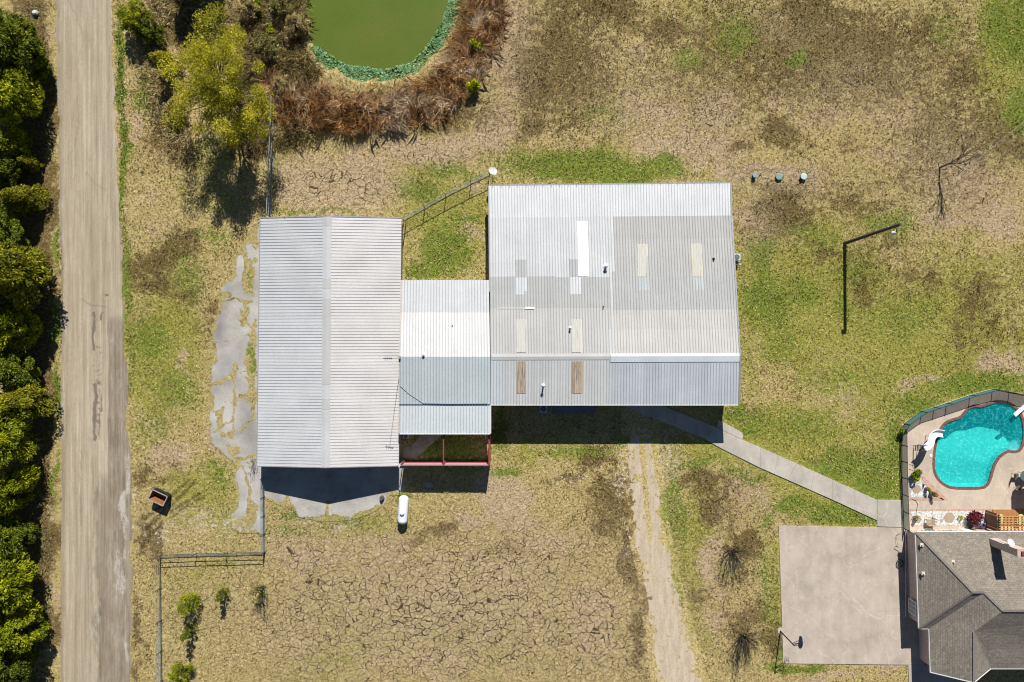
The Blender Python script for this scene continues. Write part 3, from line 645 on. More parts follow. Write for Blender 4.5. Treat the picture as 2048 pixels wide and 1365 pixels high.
def pool_floor():
    loops = [WATER, WATER, offset_loop(WATER, -.25)]; mb = MB()
    def depth(p):
        py = NY - p[1] * S; return -.95 - 1.5 * float(sstep(930, 850, np.array(py)))
    n = len(WATER); zs = lambda k, p: (.0 if k == 0 else (depth(p) * .75 if k == 1 else depth(p)))
    for k in range(2):
        for i in range(n):
            j = (i + 1) % n; a, b_, c_, d_ = loops[k][i], loops[k][j], loops[k + 1][j], loops[k + 1][i]
            mb.face([(*a, zs(k, a)), (*b_, zs(k, b_)), (*c_, zs(k + 1, c_)), (*d_, zs(k + 1, d_))])
    mb.build('basin_wall', m_plaster, pool, smooth=False)
    o = fill_between(loops[2], None, 0, 'basin_floor', m_plaster, 0, None, pool)
    bm = bmesh.new(); bm.from_mesh(o.data); bmesh.ops.subdivide_edges(bm, edges=bm.edges[:], cuts=2, use_grid_fill=True)
    for v in bm.verts: v.co.z = depth((v.co.x + pc.x, v.co.y + pc.y)) - pc.z
    bm.to_mesh(o.data); bm.free()
pool_floor()
m_pwater, t, b = newmat('pool_water')
t.n.remove(b); out = t.n['Material Output']; p = t.pos()
tr = t.new('ShaderNodeBsdfTransparent'); tr.inputs[0].default_value = (.50, .97, .96, 1)
df = t.new('ShaderNodeBsdfDiffuse'); rp = t.noise(t.warp(p, 2.2, .8), 4.5, 4, .6)
t.link(t.ramp(rp, [(.36, (.0, .27, .34)), (.54, (.002, .42, .47)), (.66, (.15, .80, .76))]), df.inputs[0])
gl = t.new('ShaderNodeBsdfGlossy'); gl.inputs['Roughness'].default_value = .08; gl.inputs[0].default_value = (1, 1, 1, 1)
bp = t.new('ShaderNodeBump'); bp.inputs['Strength'].default_value = .35; bp.inputs['Distance'].default_value = .05; t.link(rp, bp.inputs['Height']); t.link(bp.outputs[0], gl.inputs['Normal'])
mx = t.new('ShaderNodeMixShader'); mx.inputs[0].default_value = .38; t.link(tr.outputs[0], mx.inputs[1]); t.link(df.outputs[0], mx.inputs[2])
mx2 = t.new('ShaderNodeMixShader'); mx2.inputs[0].default_value = .035; t.link(mx.outputs[0], mx2.inputs[1]); t.link(gl.outputs[0], mx2.inputs[2]); t.link(mx2.outputs[0], out.inputs[0])
fill_between(offset_loop(WATER, .02), None, -.06, 'water', m_pwater, 0, None, pool)
mb = MB(); st = [g2(*PZ(*p)) for p in [(1262, 645), (1288, 612), (1262, 570), (1195, 636), (1225, 648)]]
mb.prism(st, -.7, -.22); mb.build('corner_step', plain('white_plaster', (.8, .85, .84), .7, .05), pool)
mb = MB(); mb.box(G(1868, 939, .02), (.3, .45, .06)); mb.build('skimmer_lid', m_whitetrim, pool)

# pond
m_pond, t, b = newmat('pond_water'); p = t.pos(); a = t.noise(t.warp(p, .3, 3.0), .10, 6, .62); f = t.noise(p, 5, 3, .6)
t.link(t.mix(1.0, t.ramp(a, [(.30, (.082, .122, .017)), (.52, (.102, .143, .019)), (.72, (.128, .148, .027))]), t.ramp(f, [(.3, .93), (.7, 1.05)]), 'MULTIPLY'), b.inputs['Base Color']); b.inputs['Roughness'].default_value = .25; b.inputs['Specular IOR Level'].default_value = .3
t.bump(f, .05, .02, b)
mb = MB(); mb.face([(*g2(*q), -.35) for q in reversed([(560, -180), (570, 60), (610, 150), (690, 180), (780, 186), (860, 165), (920, 90), (950, 0), (970, -180)])]); tag(mb.build('pond_water', m_pond), kind='structure')

# ------------------------------------------------------------------ metal buildings
def proj(P):
    k = H / (H - P[2]) * S; return NX + P[0] * k, NY - P[1] * k
def ribbed(name, c00, c10, c11, c01, nb, vbreaks, tintf, parent, base=.0, ribh=.035, ubreaks=None):
    """sheet roofing over a quad; ribs run from the c00-c10 edge to the c01-c11 edge"""
    c00, c10, c11, c01 = map(Vector, (c00, c10, c11, c01)); mb = MB()
    def P(u, v): return (c00 * (1 - u) + c10 * u) * (1 - v) + (c01 * (1 - u) + c11 * u) * v
    nrm = (c10 - c00).cross(c01 - c00).normalized()
    if nrm.z < 0: nrm = -nrm
    rw = .085 / (c10 - c00).length; vb = sorted(set([0.0, 1.0] + list(vbreaks)))
    for i in range(nb):
        ua, ub = i / nb, (i + 1) / nb
        for va, vb_ in zip(vb[:-1], vb[1:]):
            um, vm = (ua + ub) / 2, (va + vb_) / 2; tn = tintf(*proj(P(um, vm)), i)
            q = lambda u, v, h=0: P(u, v) + nrm * h
            r0, r1, r2, r3 = ua, ua + rw * .3, ua + rw * .7, ua + rw
            mb.face([q(r3, va), q(ub, va), q(ub, vb_), q(r3, vb_)], 0, tn)
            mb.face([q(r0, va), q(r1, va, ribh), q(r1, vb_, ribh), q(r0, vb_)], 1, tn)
            mb.face([q(r1, va, ribh), q(r2, va, ribh), q(r2, vb_, ribh), q(r1, vb_, ribh)], 0, tn)
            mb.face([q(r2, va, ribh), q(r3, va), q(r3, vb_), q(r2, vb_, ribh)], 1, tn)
    dn = Vector((0, 0, -.06))
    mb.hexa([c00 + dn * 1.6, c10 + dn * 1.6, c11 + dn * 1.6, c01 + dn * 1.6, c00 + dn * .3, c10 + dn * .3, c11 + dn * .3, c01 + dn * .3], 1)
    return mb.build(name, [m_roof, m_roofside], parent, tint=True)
def wall_loop(name, pts, parent, mat, ribs=.30, zb=0.0):
    """pts: (x,y,ztop) perimeter; vertical sheets with shallow ribs"""
    mb = MB(); n = len(pts)
    for i in range(n):
        a = Vector(pts[i]); b_ = Vector(pts[(i + 1) % n]); L = (b_ - a).xy.length
        if L < .05: continue
        d = (b_ - a).xy.normalized(); nn = Vector((d.y, -d.x, 0))
        mb.face([(a.x, a.y, zb), (b_.x, b_.y, zb), tuple(b_), tuple(a)])
        if ribs:
            k = max(1, int(L / ribs))
            for j in range(k):
                f = (j + .5) / k; p0 = a.lerp(b_, f); dd = Vector((d.x, d.y, 0)) * .035
                mb.hexa([(p0 - dd - nn * .04).xy.to_3d() + Vector((0, 0, zb)), (p0 + dd - nn * .04).xy.to_3d() + Vector((0, 0, zb)), (p0 + dd + nn * .03).xy.to_3d() + Vector((0, 0, zb)), (p0 - dd + nn * .03).xy.to_3d() + Vector((0, 0, zb)),
                         p0 - dd - nn * .04 - Vector((0, 0, .03)), p0 + dd - nn * .04 - Vector((0, 0, .03)), p0 + dd + nn * .03 - Vector((0, 0, .03)), p0 - dd + nn * .03 - Vector((0, 0, .03))])
    return mb.build(name, mat, parent)
def inset(P, cx, cy, d):
    P = Vector(P); v = Vector((cx, cy)) - P.xy; return Vector((P.x + math.copysign(d, v.x), P.y + math.copysign(d, v.y), P.z))
def vary(i, a=.04, seed=0): return 1 + a * (2 * random.Random(i * 7 + seed).random() - 1)

# ---- long barn by the road
gNW, gNR, gNE = G(521, 437, 2.5), G(654, 434, 3.85), G(803, 437, 2.5)
gSW, gSR, gSE = G(514.5, 932.5, 2.5), G(650, 935.5, 3.85), G(797.5, 932, 2.5)
barn = thing('metal_barn', 'long gabled metal barn with horizontal ribs and patched ridge beside the road', 'barn', G(660, 690))
def t_w(px, py, i): k = vary(i, .03) * (1.0 if py > 600 else .97); return (.91 * k, .925 * k, .945 * k)
def t_e(px, py, i): k = vary(i, .03, 5); return (1.02 * k, .985 * k, .965 * k)
nb = int((gNW - gSW).length / .335)
ribbed('west_roof_slope', gSW, gNW, gNR, gSR, nb, [.45], t_w, barn); ribbed('east_roof_slope', gSE, gNE, gNR, gSR, nb, [.45], t_e, barn)
mb = MB(); edges = [434, 452, 560, 578, 600, 770, 800, 820, 936]
for k, (y0, y1) in enumerate(zip(edges[:-1], edges[1:])):
    f0 = (y0 - 434) / 502; f1 = (y1 - 434) / 502 - .0004; a = gNR.lerp(gSR, f0); b_ = gNR.lerp(gSR, f1); tn = (.76, .755, .735) if k % 2 == 0 else (.83, .83, .835)
    if k in (1, 4): tn = (.83, .83, .835) if k == 1 else (.76, .755, .735)
    for sx, dz in ((-.46, -.095), (.48, -.085)):
        mb.face([a + Vector((0, 0, .06)), b_ + Vector((0, 0, .06)), b_ + Vector((sx, 0, dz + .05)), a + Vector((sx, 0, dz + .05))], 0, tn)
mb.build('ridge_cap', [m_roof], barn, tint=True)
cxy = G(660, 690)
W = [inset(p, cxy.x, cxy.y, .25) - Vector((0, 0, .12)) for p in (gSW, gSE, gNE, gNW)]
sr = inset(gSR, gSR.x, cxy.y, .25); sr.x = gSR.x; nr = Vector((gNR.x, W[2].y, gNR.z - .12)); sr = Vector((gSR.x, W[0].y, gSR.z - .12))
wall_loop('wall', [W[0], sr, W[1], W[2], nr, W[3]], barn, m_wallmetal)
mb = MB()
for a, b_ in ((gNW, gNR), (gNR, gNE)): mb.beam(a + Vector((0, .05, -.03)), b_ + Vector((0, .05, -.03)), .12, .14)
for a, b_ in ((gSW, gSR), (gSR, gSE)): mb.beam(a + Vector((0, -.03, -.03)), b_ + Vector((0, -.03, -.03)), .06, .14)
mb.beam(gSW + Vector((-.05, 0, -.05)), gNW + Vector((-.05, 0, -.05)), .10, .12)
for f in (.18, .41, .6, .92):
    q = gNW.lerp(gNE, f); q.z = 2.5 + 1.35 * (1 - abs(f - .47) / .5) + .02; mb.box(q + Vector((0, .06, 0)), (.08, .14, .06))
mb.build('eave_trim', m_grey, barn)
mb = MB(); mb.tube(gSE + Vector((.1, .1, -.1)), Vector((gSE.x + .1, gSE.y + .1, .05)), .05); mb.tube(gSE + Vector((.05, -.12, .0)), gSE + Vector((.05, -.12, .1)), .07)
mb.build('downspout', m_whitetrim, barn)
mb = MB(); mb.tube(gNE + Vector((.12, -.05, -.1)), Vector((gNE.x + .12, gNE.y - .05, .05)), .06); mb.build('corner_post', m_grey, barn)
sc_ = G(650, 925, 0); mb = MB()
for (x0, x1) in ((560, 625), (680, 745)):
    p0 = G(x0, 923, 0); p1 = G(x1, 923, 0); mb = MB(); mb.box(((p0.x + p1.x) / 2, W[0].y - .05, 1.15), (p1.x - p0.x, .08, 2.2)); mb.build('sliding_door', m_grey, barn)

# ---- main building: one ridge, a low north lean-to, skylights and patches
ZN, ZB, ZR, ZS = 2.4, 2.5, 4.45, 3.8
main = thing('workshop_building', 'large metal building with patched pale roof, skylights and asymmetric ridge', 'building', G(1220, 600))
mNW, mNE = G(977, 372.5, ZN), G(1460.5, 367, ZN); bW, bE = G(978.5, 435.5, ZB), G(1462, 431.5, ZB)
rW, rE = G(981, 714, ZR), G(1479, 712.5, ZR); sW, sE = G(980.5, 809, ZS), G(1477, 809, ZS)
RECTS = [ # x0,x1,y0,y1,tint
 (1158, 1176, 443, 553, (1.28, 1.28, 1.30)), (1031, 1050, 520, 556, (.66, .67, .665)), (1031, 1050, 556, 591, (.92, .95, .98)), (1141, 1159, 520, 556, (.64, .65, .65)), (1141, 1159, 556, 591, (.93, .95, .98)),
 (1275, 1293, 490, 554, (.93, .88, .70)), (1386, 1405, 488, 554, (.95, .89, .70)), (1276, 1296, 554, 583, (.74, .78, .80)), (1388, 1407, 554, 583, (.74, .78, .80)),
 (1033, 1051, 640, 705, (.98, .91, .80)), (1144, 1162, 640, 705, (.98, .91, .80))]
def t_main(px, py, i):
    k = vary(i, .035, 9)
    for x0, x1, y0, y1, c in RECTS:
        if x0 - 2 < px < x1 + 1 and y0 < py < y1: return tuple(v * vary(i, .05, 2) for v in c)
    if px < 1220:
        if py < 554: return (.86 * k, .875 * k, .89 * k)
        if py < 590: return (.66 * k, .67 * k, .655 * k)
        if py < 618: return (.67 * k, .68 * k, .66 * k)
        return (.78 * k, .765 * k, .745 * k)
    if px < 1227: return (.9 * k, .9 * k, .9 * k)
    if py < 480: return (.665 * k, .66 * k, .645 * k)
    if py < 515: return (.70 * k, .695 * k, .68 * k)
    if py < 545: return (.685 * k, .68 * k, .665 * k)
    if py < 590: return (.69 * k, .69 * k, .68 * k)
    if py < 622: return (.70 * k, .70 * k, .70 * k)
    if py < 660: return (.83 * k, .80 * k, .775 * k)
    return (.87 * k, .84 * k, .815 * k)
def t_lean(px, py, i): k = vary(i, .02, 3); return (1.08 * k, 1.09 * k, 1.11 * k)
SRECT = [(1034, 1052, 723, 787), (1145, 1163, 723, 787)]
def t_south(px, py, i):
    k = vary(i, .05, 4)
    for x0, x1, y0, y1 in SRECT:
        if x0 - 2 < px < x1 + 1 and y0 < py < y1: f = vary(i, .22, 8); return (.74 * f, .58 * f, .42 * f)
    if px < 1010: return (.90 * k, .96 * k, .98 * k)
    if px < 1220: return (.88 * k, .89 * k, .87 * k)
    return (.80 * k, .845 * k, .90 * k)
nbm = int((bE - bW).length / .31)
def vb_y(ys, y0, y1): return [(y0 - y) / (y0 - y1) for y in ys if y1 < y < y0] if y0 > y1 else [(y - y0) / (y1 - y0) for y in ys if y0 < y < y1]
YN = [443, 480, 488, 490, 515, 520, 545, 554, 556, 583, 590, 618, 622, 640, 660, 705]
ribbed('north_roof_slope', bW, bE, rE, rW, nbm, vb_y(YN, 433.5, 713), t_main, main)
ribbed('lean_to_roof', mNW, mNE, bE + Vector((0, -.15, -.0)), bW + Vector((0, -.15, -.0)), nbm, [.5], t_lean, main)
ribbed('south_roof_slope', sW, sE, rE, rW, nbm, vb_y([723, 740, 787], 809, 713), t_south, main)
cm = G(1220, 600)
Wm = [inset(p, cm.x, cm.y, .3) - Vector((0, 0, .15)) for p in (sW, sE, rE, bE, mNE, mNW, bW, rW)]
for i, src in ((2, rE), (3, bE), (6, bW), (7, rW)): Wm[i].y = src.y
wall_loop('wall', Wm, main, m_wallmetal)
mb = MB(); mb.beam(mNW + Vector((0, .08, -.06)), mNE + Vector((0, .08, -.06)), .14, .13)
for k in range(int((mNE - mNW).length / .93)):
    q = mNW.lerp(mNE, (k + .5) * .93 / (mNE - mNW).length); mb.box(q + Vector((0, .02, .04)), (.05, .36, .03))
mb.build('north_gutter', m_grey, main)
mb = MB(); mb.beam(sW + Vector((0, -.07, -.07)), sE + Vector((0, -.07, -.07)), .12, .12); mb.build('south_gutter', m_whitetrim, main)
mb = MB()
for a, b_ in ((mNE, bE), (bE, rE), (rE, sE)): mb.beam(a + Vector((.06, 0, -.0)), b_ + Vector((.06, 0, -.0)), .16, .14)
mb.build('rake_trim', m_grey, main); mb = MB()
for a, b_ in ((mNW, bW), (bW, rW.lerp(bW, .46))): mb.beam(a + Vector((-.04, 0, 0)), b_ + Vector((-.04, 0, 0)), .08, .14)
mb.build('rake_trim', m_grey, main)
# ridge cap over the east half
f0 = (1221 - 981) / (1479 - 981); a = rW.lerp(rE, f0); mb = MB()
for sy, dz, tn in ((.32, -.04, (1.08, 1.08, 1.075)), (-.62, -.08, (.93, .97, 1.02))):
    mb.face([a + Vector((0, 0, .07)), rE + Vector((0, 0, .07)), rE + Vector((0, sy, dz + .06)), a + Vector((0, sy, dz + .06))], 0, tn)
a2 = rW.lerp(rE, .005); b2 = rW.lerp(rE, f0 - .002)
for sy, dz, tn in ((.32, -.04, (.84, .82, .80)), (-.35, -.06, (.82, .83, .83))):
    mb.face([a2 + Vector((0, 0, .065)), b2 + Vector((0, 0, .065)), b2 + Vector((0, sy, dz + .055)), a2 + Vector((0, sy, dz + .055))], 0, tn)
mb.build('ridge_cap', [m_roof], main, tint=True)
def zmain(px, py):
    if py < 433: return ZN + (ZB - ZN) * (py - 369) / 64
    if py < 713: return ZB + (ZR - ZB) * (py - 433.5) / 279.5
    return ZR + (ZS - ZR) * (py - 713) / 96
def onroof(px, py, dz=0): z = zmain(px, py) ; return G(px, py, z) + Vector((0, 0, dz))
def strip(x0, x1, y0, y1, dz, name, mat, parent):
    mb = MB(); P = [onroof(x0, y1, dz), onroof(x1, y1, dz), onroof(x1, y0, dz), onroof(x0, y0, dz)]; d = Vector((0, 0, .02))
    mb.hexa([p - d for p in P] + [p + d for p in P]); return mb.build(name, mat, parent)
m_fibre_w = plain('white_fibreglass', (.80, .80, .80), .4, .04); m_fibre_c = plain('yellowed_fibreglass', (.52, .51, .455), .5, .12, 2, stretch=(6, .4, 1)); m_fibre_b = plain('weathered_fibreglass', (.40, .33, .25), .7, .5, 2.2, stretch=(4, .3, 1), dirt=((.20, .14, .09), 1.2, .55))
def skylight(x0, x1, y0, y1, mat, name='skylight'):
    mb = MB(); n = 5
    for k in range(n):
        u0 = x0 + (x1 - x0) * (k + .08) / n; u1 = x0 + (x1 - x0) * (k + .92) / n; d = Vector((0, 0, .016))
        P = [onroof(u0, y1, .032), onroof(u1, y1, .032), onroof(u1, y0, .032), onroof(u0, y0, .032)]; mb.hexa([p - d for p in P] + [p + d for p in P])
    P = [onroof(x0, y1, .008), onroof(x1, y1, .008), onroof(x1, y0, .008), onroof(x0, y0, .008)]; d = Vector((0, 0, .010)); mb.hexa([p - d for p in P] + [p + d for p in P])
    return mb.build(name, mat, main)
skylight(1158, 1176, 443, 553, m_fibre_w)
for x0, x1, y0, y1 in ((1275, 1293, 490, 554), (1386, 1404.5, 488, 554), (1033, 1051, 640, 705), (1144, 1162, 640, 705)): skylight(x0, x1, y0, y1, m_fibre_c)
for x0, x1, y0, y1 in SRECT: skylight(x0, x1, y0, y1, m_fibre_b)
strip(996, 1051, 616.5, 617.6, .055, 'flashing_strip', m_fibre_w, main); strip(1050, 1069, 614.5, 618.8, .06, 'flashing_strip', m_fibre_w, main)
def vent(px, py, h, r, capr, mat=m_blackwhite, rusty=False, name='vent_pipe'):
    p = onroof(px, py); mb = MB(); mb.tube(p - Vector((0, 0, .05)), p + Vector((0, 0, h)), r, r, 10); mb.lathe(p + Vector((0, 0, h)), [(capr, -.04), (capr * 1.05, .0), (capr * .6, .09), (.02, .12)], 12)
    mb.lathe(p + Vector((0, 0, .01)), [(r * 2.4, 0), (r * 2.0, .05), (r * 1.2, .10)], 10); return mb.build(name, mat, main)
vent(1086.5, 771, .75, .09, .16); vent(1140, 656, .45, .08, .12); vent(1211, 533, .6, .12, .2); vent(1206.5, 613, .3, .05, .07, m_grey); vent(1427, 518.5, .22, .07, .09, m_black)
# posts of the open east end
mb = MB(); p = G(1431, 804, 0); mb.tube((p.x, p.y, 0), (p.x, p.y, 3.75), .07); mb.build('porch_post', m_darksteel, main)

# ---- connecting wing
conn = thing('connecting_wing', 'ribbed white and blue-grey roofed wing joining the barn to the workshop', 'building', G(890, 700))
zc = lambda py: ZB + (ZR - ZB) * (py - 433.5) / 279.5 - .03
c_nW, c_nE = G(803, 560.5, zc(560.5)), G(977.5, 560.5, zc(560.5)); c_rW, c_rE = G(799.5, 714, ZR - .03), G(980, 714, ZR - .03); c_sW, c_sE = G(800, 809, ZS + .04), G(980, 809, ZS + .04)
l_nW, l_nE = G(800, 806.5, ZS - .06), G(980.5, 806.5, ZS - .06); l_sW, l_sE = G(799, 867, 3.45), G(980.5, 867, 3.45)
def t_cn(px, py, i): k = vary(i, .03, 12); return (.93 * k, .945 * k, .96 * k) if py < 626 else (1.12 * k, 1.115 * k, 1.10 * k)
def t_cs(px, py, i): k = vary(i, .03, 13); return (.79 * k, .885 * k, .91 * k)
def t_cl(px, py, i): k = vary(i, .02, 14); return (.99 * k, 1.06 * k, 1.085 * k)
nc = int((c_nE - c_nW).length / .31)
ribbed('north_roof_slope', c_nW, c_nE, c_rE, c_rW, nc, [(626 - 560.5) / 153.5], t_cn, conn); ribbed('south_roof_slope', c_sW, c_sE, c_rE, c_rW, nc, [.5], t_cs, conn); ribbed('porch_roof', l_sW, l_sE, l_nE, l_nW, nc, [.5], t_cl, conn)
mb = MB(); mb.beam(l_sW + Vector((0, -.06, -.05)), l_sE + Vector((0, -.06, -.05)), .12, .13)
for k in range(9):
    q = l_sW.lerp(l_sE, (k + .75) / 9.6); mb.box(q + Vector((0, .06, .05)), (.05, .3, .03))
mb.beam(l_sE + Vector((.05, 0, 0)), l_nE + Vector((.05, 0, 0)), .1, .14); mb.build('porch_gutter', m_whitetrim, conn)
mb = MB(); mb.beam(c_rW + Vector((-.05, 0, -.01)), c_sW + Vector((-.05, 0, -.01)), .12, .14); mb.beam(c_nW + Vector((-.03, 0, -.02)), c_rW + Vector((-.03, 0, -.02)), .1, .14); mb.beam(l_nW + Vector((-.05, 0, 0)), l_sW + Vector((-.05, 0, 0)), .14, .14); mb.build('rake_trim', plain('tan_trim', (.50, .44, .38), .6, .15), conn)
x0, x1 = c_sW.x + .3, c_sE.x - .3
wall_loop('wall', [(x0, c_sW.y + .2, ZS - .12), (x1, c_sW.y + .2, ZS - .12), (x1, c_rW.y, ZR - .2), (x1, c_nW.y - .3, c_nW.z - .15), (x0, c_nW.y - .3, c_nW.z - .15), (x0, c_rW.y, ZR - .2)], conn, m_wallmetal)
zz = lambda px, py: ZR - .03 + (ZS + .07 - ZR) * (py - 714) / 95
def vent2(px, py, z, h, r):
    p = G(px, py, z); mb = MB(); mb.tube(p - Vector((0, 0, .05)), p + Vector((0, 0, h)), r, r, 10); mb.lathe(p + Vector((0, 0, h)), [(r * 1.5, -.05), (r * 1.5, .02), (.02, .08)], 12); return mb.build('vent_pipe', m_blackwhite, conn)
vent2(847.5, 709, zc(709), .3, .10); vent2(905, 650, zc(650), .15, .04)
# ---- red-framed courtyard wall south of the wing
yard = thing('courtyard_frame', 'red steel frame with a white sheet wall, open to the sky, below the wing', 'frame', G(890, 915))
ty = G(890, 931.5, 2.9); xW = G(800.5, 931, 2.9).x; xE = G(978, 931, 2.9).x; xM = G(887, 900, 2.9).x; yS = ty.y; yN = G(890, 869, 3.0).y
m_redwall = plain('red_wall_sheet', (.34, .07, .08), .5, .2, 3); m_whitesheet = plain('white_sheet', (.74, .70, .70), .5, .1, 2)
mb = MB(); mb.box(((xW + xE) / 2, yS - .02, 1.43), (xE - xW, .04, 2.86)); mb.build('sheet_wall', m_whitesheet, yard)
mb = MB()
for z, w_ in ((2.82, .07), (2.1, .075), (1.2, .08), (.4, .08)): mb.box(((xW + xE) / 2, yS + w_ / 2 + .002, z), (xE - xW - .1, w_, .12))
mb.build('wall_girts', m_red, yard)
for x in (xM, xE): mb = MB(); mb.box((x, (yS + yN) / 2, 2.92), (.13, yS - yN if yS > yN else yN - yS, .14)); mb.build('rafter', m_red, yard)
for x in (xW + .1, xM, xE): mb = MB(); mb.box((x, yS + .14, 1.42), (.14, .14, 2.84)); mb.build('post', m_red, yard)
mb = MB(); mb.box((xE + .08, (yS + yN) / 2, 1.4), (.04, abs(yN - yS) - .05, 2.8)); mb.build('side_wall', m_redwall, yard)
mb = MB(); mb.box((xW - .05, yS + .05, 2.95), (.08, .3, .12)); mb.build('wall_bracket', m_blackwhite, yard)
slab('courtyard_path', [[(806, 893), (822, 893), (822, 917), (806, 917)], [(822.6, 893), (842, 868), (846, 860), (884, 860), (884, 870), (832, 917), (822.6, 917)]], plain('old_concrete', (.36, .32, .26), .9, .2, 2, fine=.2), .05)

# ------------------------------------------------------------------ brick house
house = thing('brick_house', 'pink brick house with hipped grey shingle roof beside the pool', 'house', G(1900, 1200))
hv = {'A': (1831, 1064.5, 2.7), 'B': (1838, 1258, 2.7), 'Cc': (1858, 1258, 2.7), 'Dd': (1861, 1345, 2.7), 'E': (1948, 1366, 4.8), 'P': (1946, 1185, 5.3), 'Q': (1968, 1185, 5.3), 'R': (2006, 1222, 6.07), 'T': (1948, 1264, 4.8),
      'N': (2260, 1063.5, 2.7), 'RR': (2260, 1222, 6.07), 'K': (1972, 1298, 4.1), 'KR': (2260, 1298, 4.1), 'F': (1981.5, 1338, 3.45), 'FR': (2260, 1338, 3.45)}
hp = {k: G(*v) for k, v in hv.items()}
for k in ('RR', 'KR', 'FR'): hp[k] = hp[k]
planes = [(['A', 'P', 'Q', 'R', 'RR', 'N'], 0), (['A', 'B', 'P'], 1), (['B', 'Cc', 'Q', 'P'], 0), (['Cc', 'Dd', 'E', 'T', 'R', 'Q'], 1), (['T', 'K', 'KR', 'RR', 'R'], 0), (['T', 'E', 'F', 'K'], 1), (['K', 'F', 'FR', 'KR'], 0)]
def house_roof():
    mb = MB(); cnt = {}
    def up(pts):
        n = Vector((0, 0, 0))
        for i in range(len(pts)): n += pts[i].cross(pts[(i + 1) % len(pts)])
        return pts if n.z > 0 else pts[::-1]
    for ks, mi in planes:
        P = up([hp[k] for k in ks])
        c_ = P[0]
        mb.face(P, mi) if len(P) <= 4 else [mb.face([P[0], P[i], P[i + 1]], mi) for i in range(1, len(P) - 1)]
        mb.face([p - Vector((0, 0, .16)) for p in P[::-1]], mi)
        for i in range(len(ks)):
            e = frozenset((ks[i], ks[(i + 1) % len(ks)])); cnt[e] = cnt.get(e, 0) + 1
    rf = mb.build('roof', [m_shing_ns, m_shing_we], house)
    mb = MB()
    for e, c_ in cnt.items():
        if c_ == 1:
            a, b_ = [hp[k] for k in e]; mb.beam(a - Vector((0, 0, .08)), b_ - Vector((0, 0, .08)), .10, .17)
    mb.build('gutter', m_whitetrim, house)
    mb = MB()
    for a, b_ in (('A', 'P'), ('P', 'Q'), ('Q', 'R'), ('R', 'RR'), ('T', 'E'), ('B', 'P')):
        mb.beam(hp[a] + Vector((0, 0, .015)), hp[b_] + Vector((0, 0, .015)), .24, .035)
    mb.build('hip_cap', plain('dark_ridge_shingle', (.19, .17, .15), .95, .3, 8), rf)
house_roof()
o = .35
hw = [(hp['A'].x + o, hp['A'].y - o), (hp['N'].x, hp['A'].y - o), (hp['N'].x, hp['F'].y + .3), (hp['E'].x + 1.2, hp['F'].y + .3), (hp['E'].x, hp['E'].y + .5), (hp['E'].x - .02, hp['Dd'].y + .35), (hp['Dd'].x + o, hp['Dd'].y + .35), (hp['Cc'].x + o, hp['Cc'].y + o), (hp['B'].x + o, hp['B'].y + o)]
mb = MB(); mb.prism(hw, -.1, 2.62); mb.build('brick_wall', m_pinkbrick, house)
m_glass = plain('window_glass', (.10, .15, .18), .12, .2, 1, spec=.6)
def window(cx, cy, z0, z1, wd, axis):
    mb = MB(); s = (.08, wd, z1 - z0) if axis == 'y' else (wd, .08, z1 - z0)
    for k in (-1, 1):
        if axis == 'y': mb.box((cx, cy + k * wd / 2, (z0 + z1) / 2), (.1, .07, z1 - z0))
        else: mb.box((cx + k * wd / 2, cy, (z0 + z1) / 2), (.07, .1, z1 - z0))
        if axis == 'y': mb.box((cx, cy, z0 if k < 0 else z1), (.1, wd + .07, .07))
        else: mb.box((cx, cy, z0 if k < 0 else z1), (wd + .07, .1, .07))
    for k in (-1 / 6, 1 / 6):
        if axis == 'y': mb.box((cx, cy + k * wd, (z0 + z1) / 2), (.09, .04, z1 - z0 - .08))
        else: mb.box((cx + k * wd, cy, (z0 + z1) / 2), (.04, .09, z1 - z0 - .08))
    f = mb.build('window', m_whitetrim, house); mb = MB(); mb.box((cx, cy, (z0 + z1) / 2), (.05, wd - .02, z1 - z0 - .02) if axis == 'y' else (wd - .02, .05, z1 - z0 - .02)); mb.build('pane', m_glass, f)
window(hw[0][0] - .03, G(1815, 1213, 1.3).y, .9, 2.3, 1.5, 'y')
for px in (1862, 1897, 1911, 2010): window(G(px, 1060, 1.4).x, hw[0][1] + .03, .8, 2.2, 1.3 if px != 1911 else .9, 'x')
mb = MB(); p = G(1925, 1058, 1.); mb.box((p.x + .6, hw[0][1] + .03, 1.05), (.95, .07, 2.1)); mb.build('door', m_whitetrim, house)
mb = MB(); mb.box((hw[0][0] - .06, (hw[0][1] + hw[8][1]) / 2, .35), (.1, hw[0][1] - hw[8][1], .12)); mb.build('brick_ledge', m_pinkbrick, house)
mb = MB(); cb = G(1992, 1085, 3.6); mb.box((cb.x + .15, cb.y - .1, 5.0), (1.0, .75, 4.4)); mb.build('chimney', m_pinkbrick, house)
chim = (cb.x + .15, cb.y - .1)
mb = MB(); mb.box((chim[0], chim[1], 7.25), (1.12, .87, .12)); mb.box((chim[0] + .02, chim[1], 7.36), (.42, .42, .14), mi=1); mb.build('chimney_cap', [m_pinkbrick, plain('clay_flue', (.20, .05, .035), .9, .3)], house)
def hvent(px, py, z):
    p = G(px, py, z); mb = MB(); mb.box(p + Vector((0, 0, .06)), (.36, .36, .1)); mb.tube(p, p + Vector((0, 0, .4)), .06, .06, 8); mb.build('roof_vent', plain('cream_vent', (.62, .58, .5), .7, .1), house)
hvent(1842.5, 1090, 3.05); hvent(1905, 1123.5, 3.95); hvent(1845.5, 1147, 3.1)

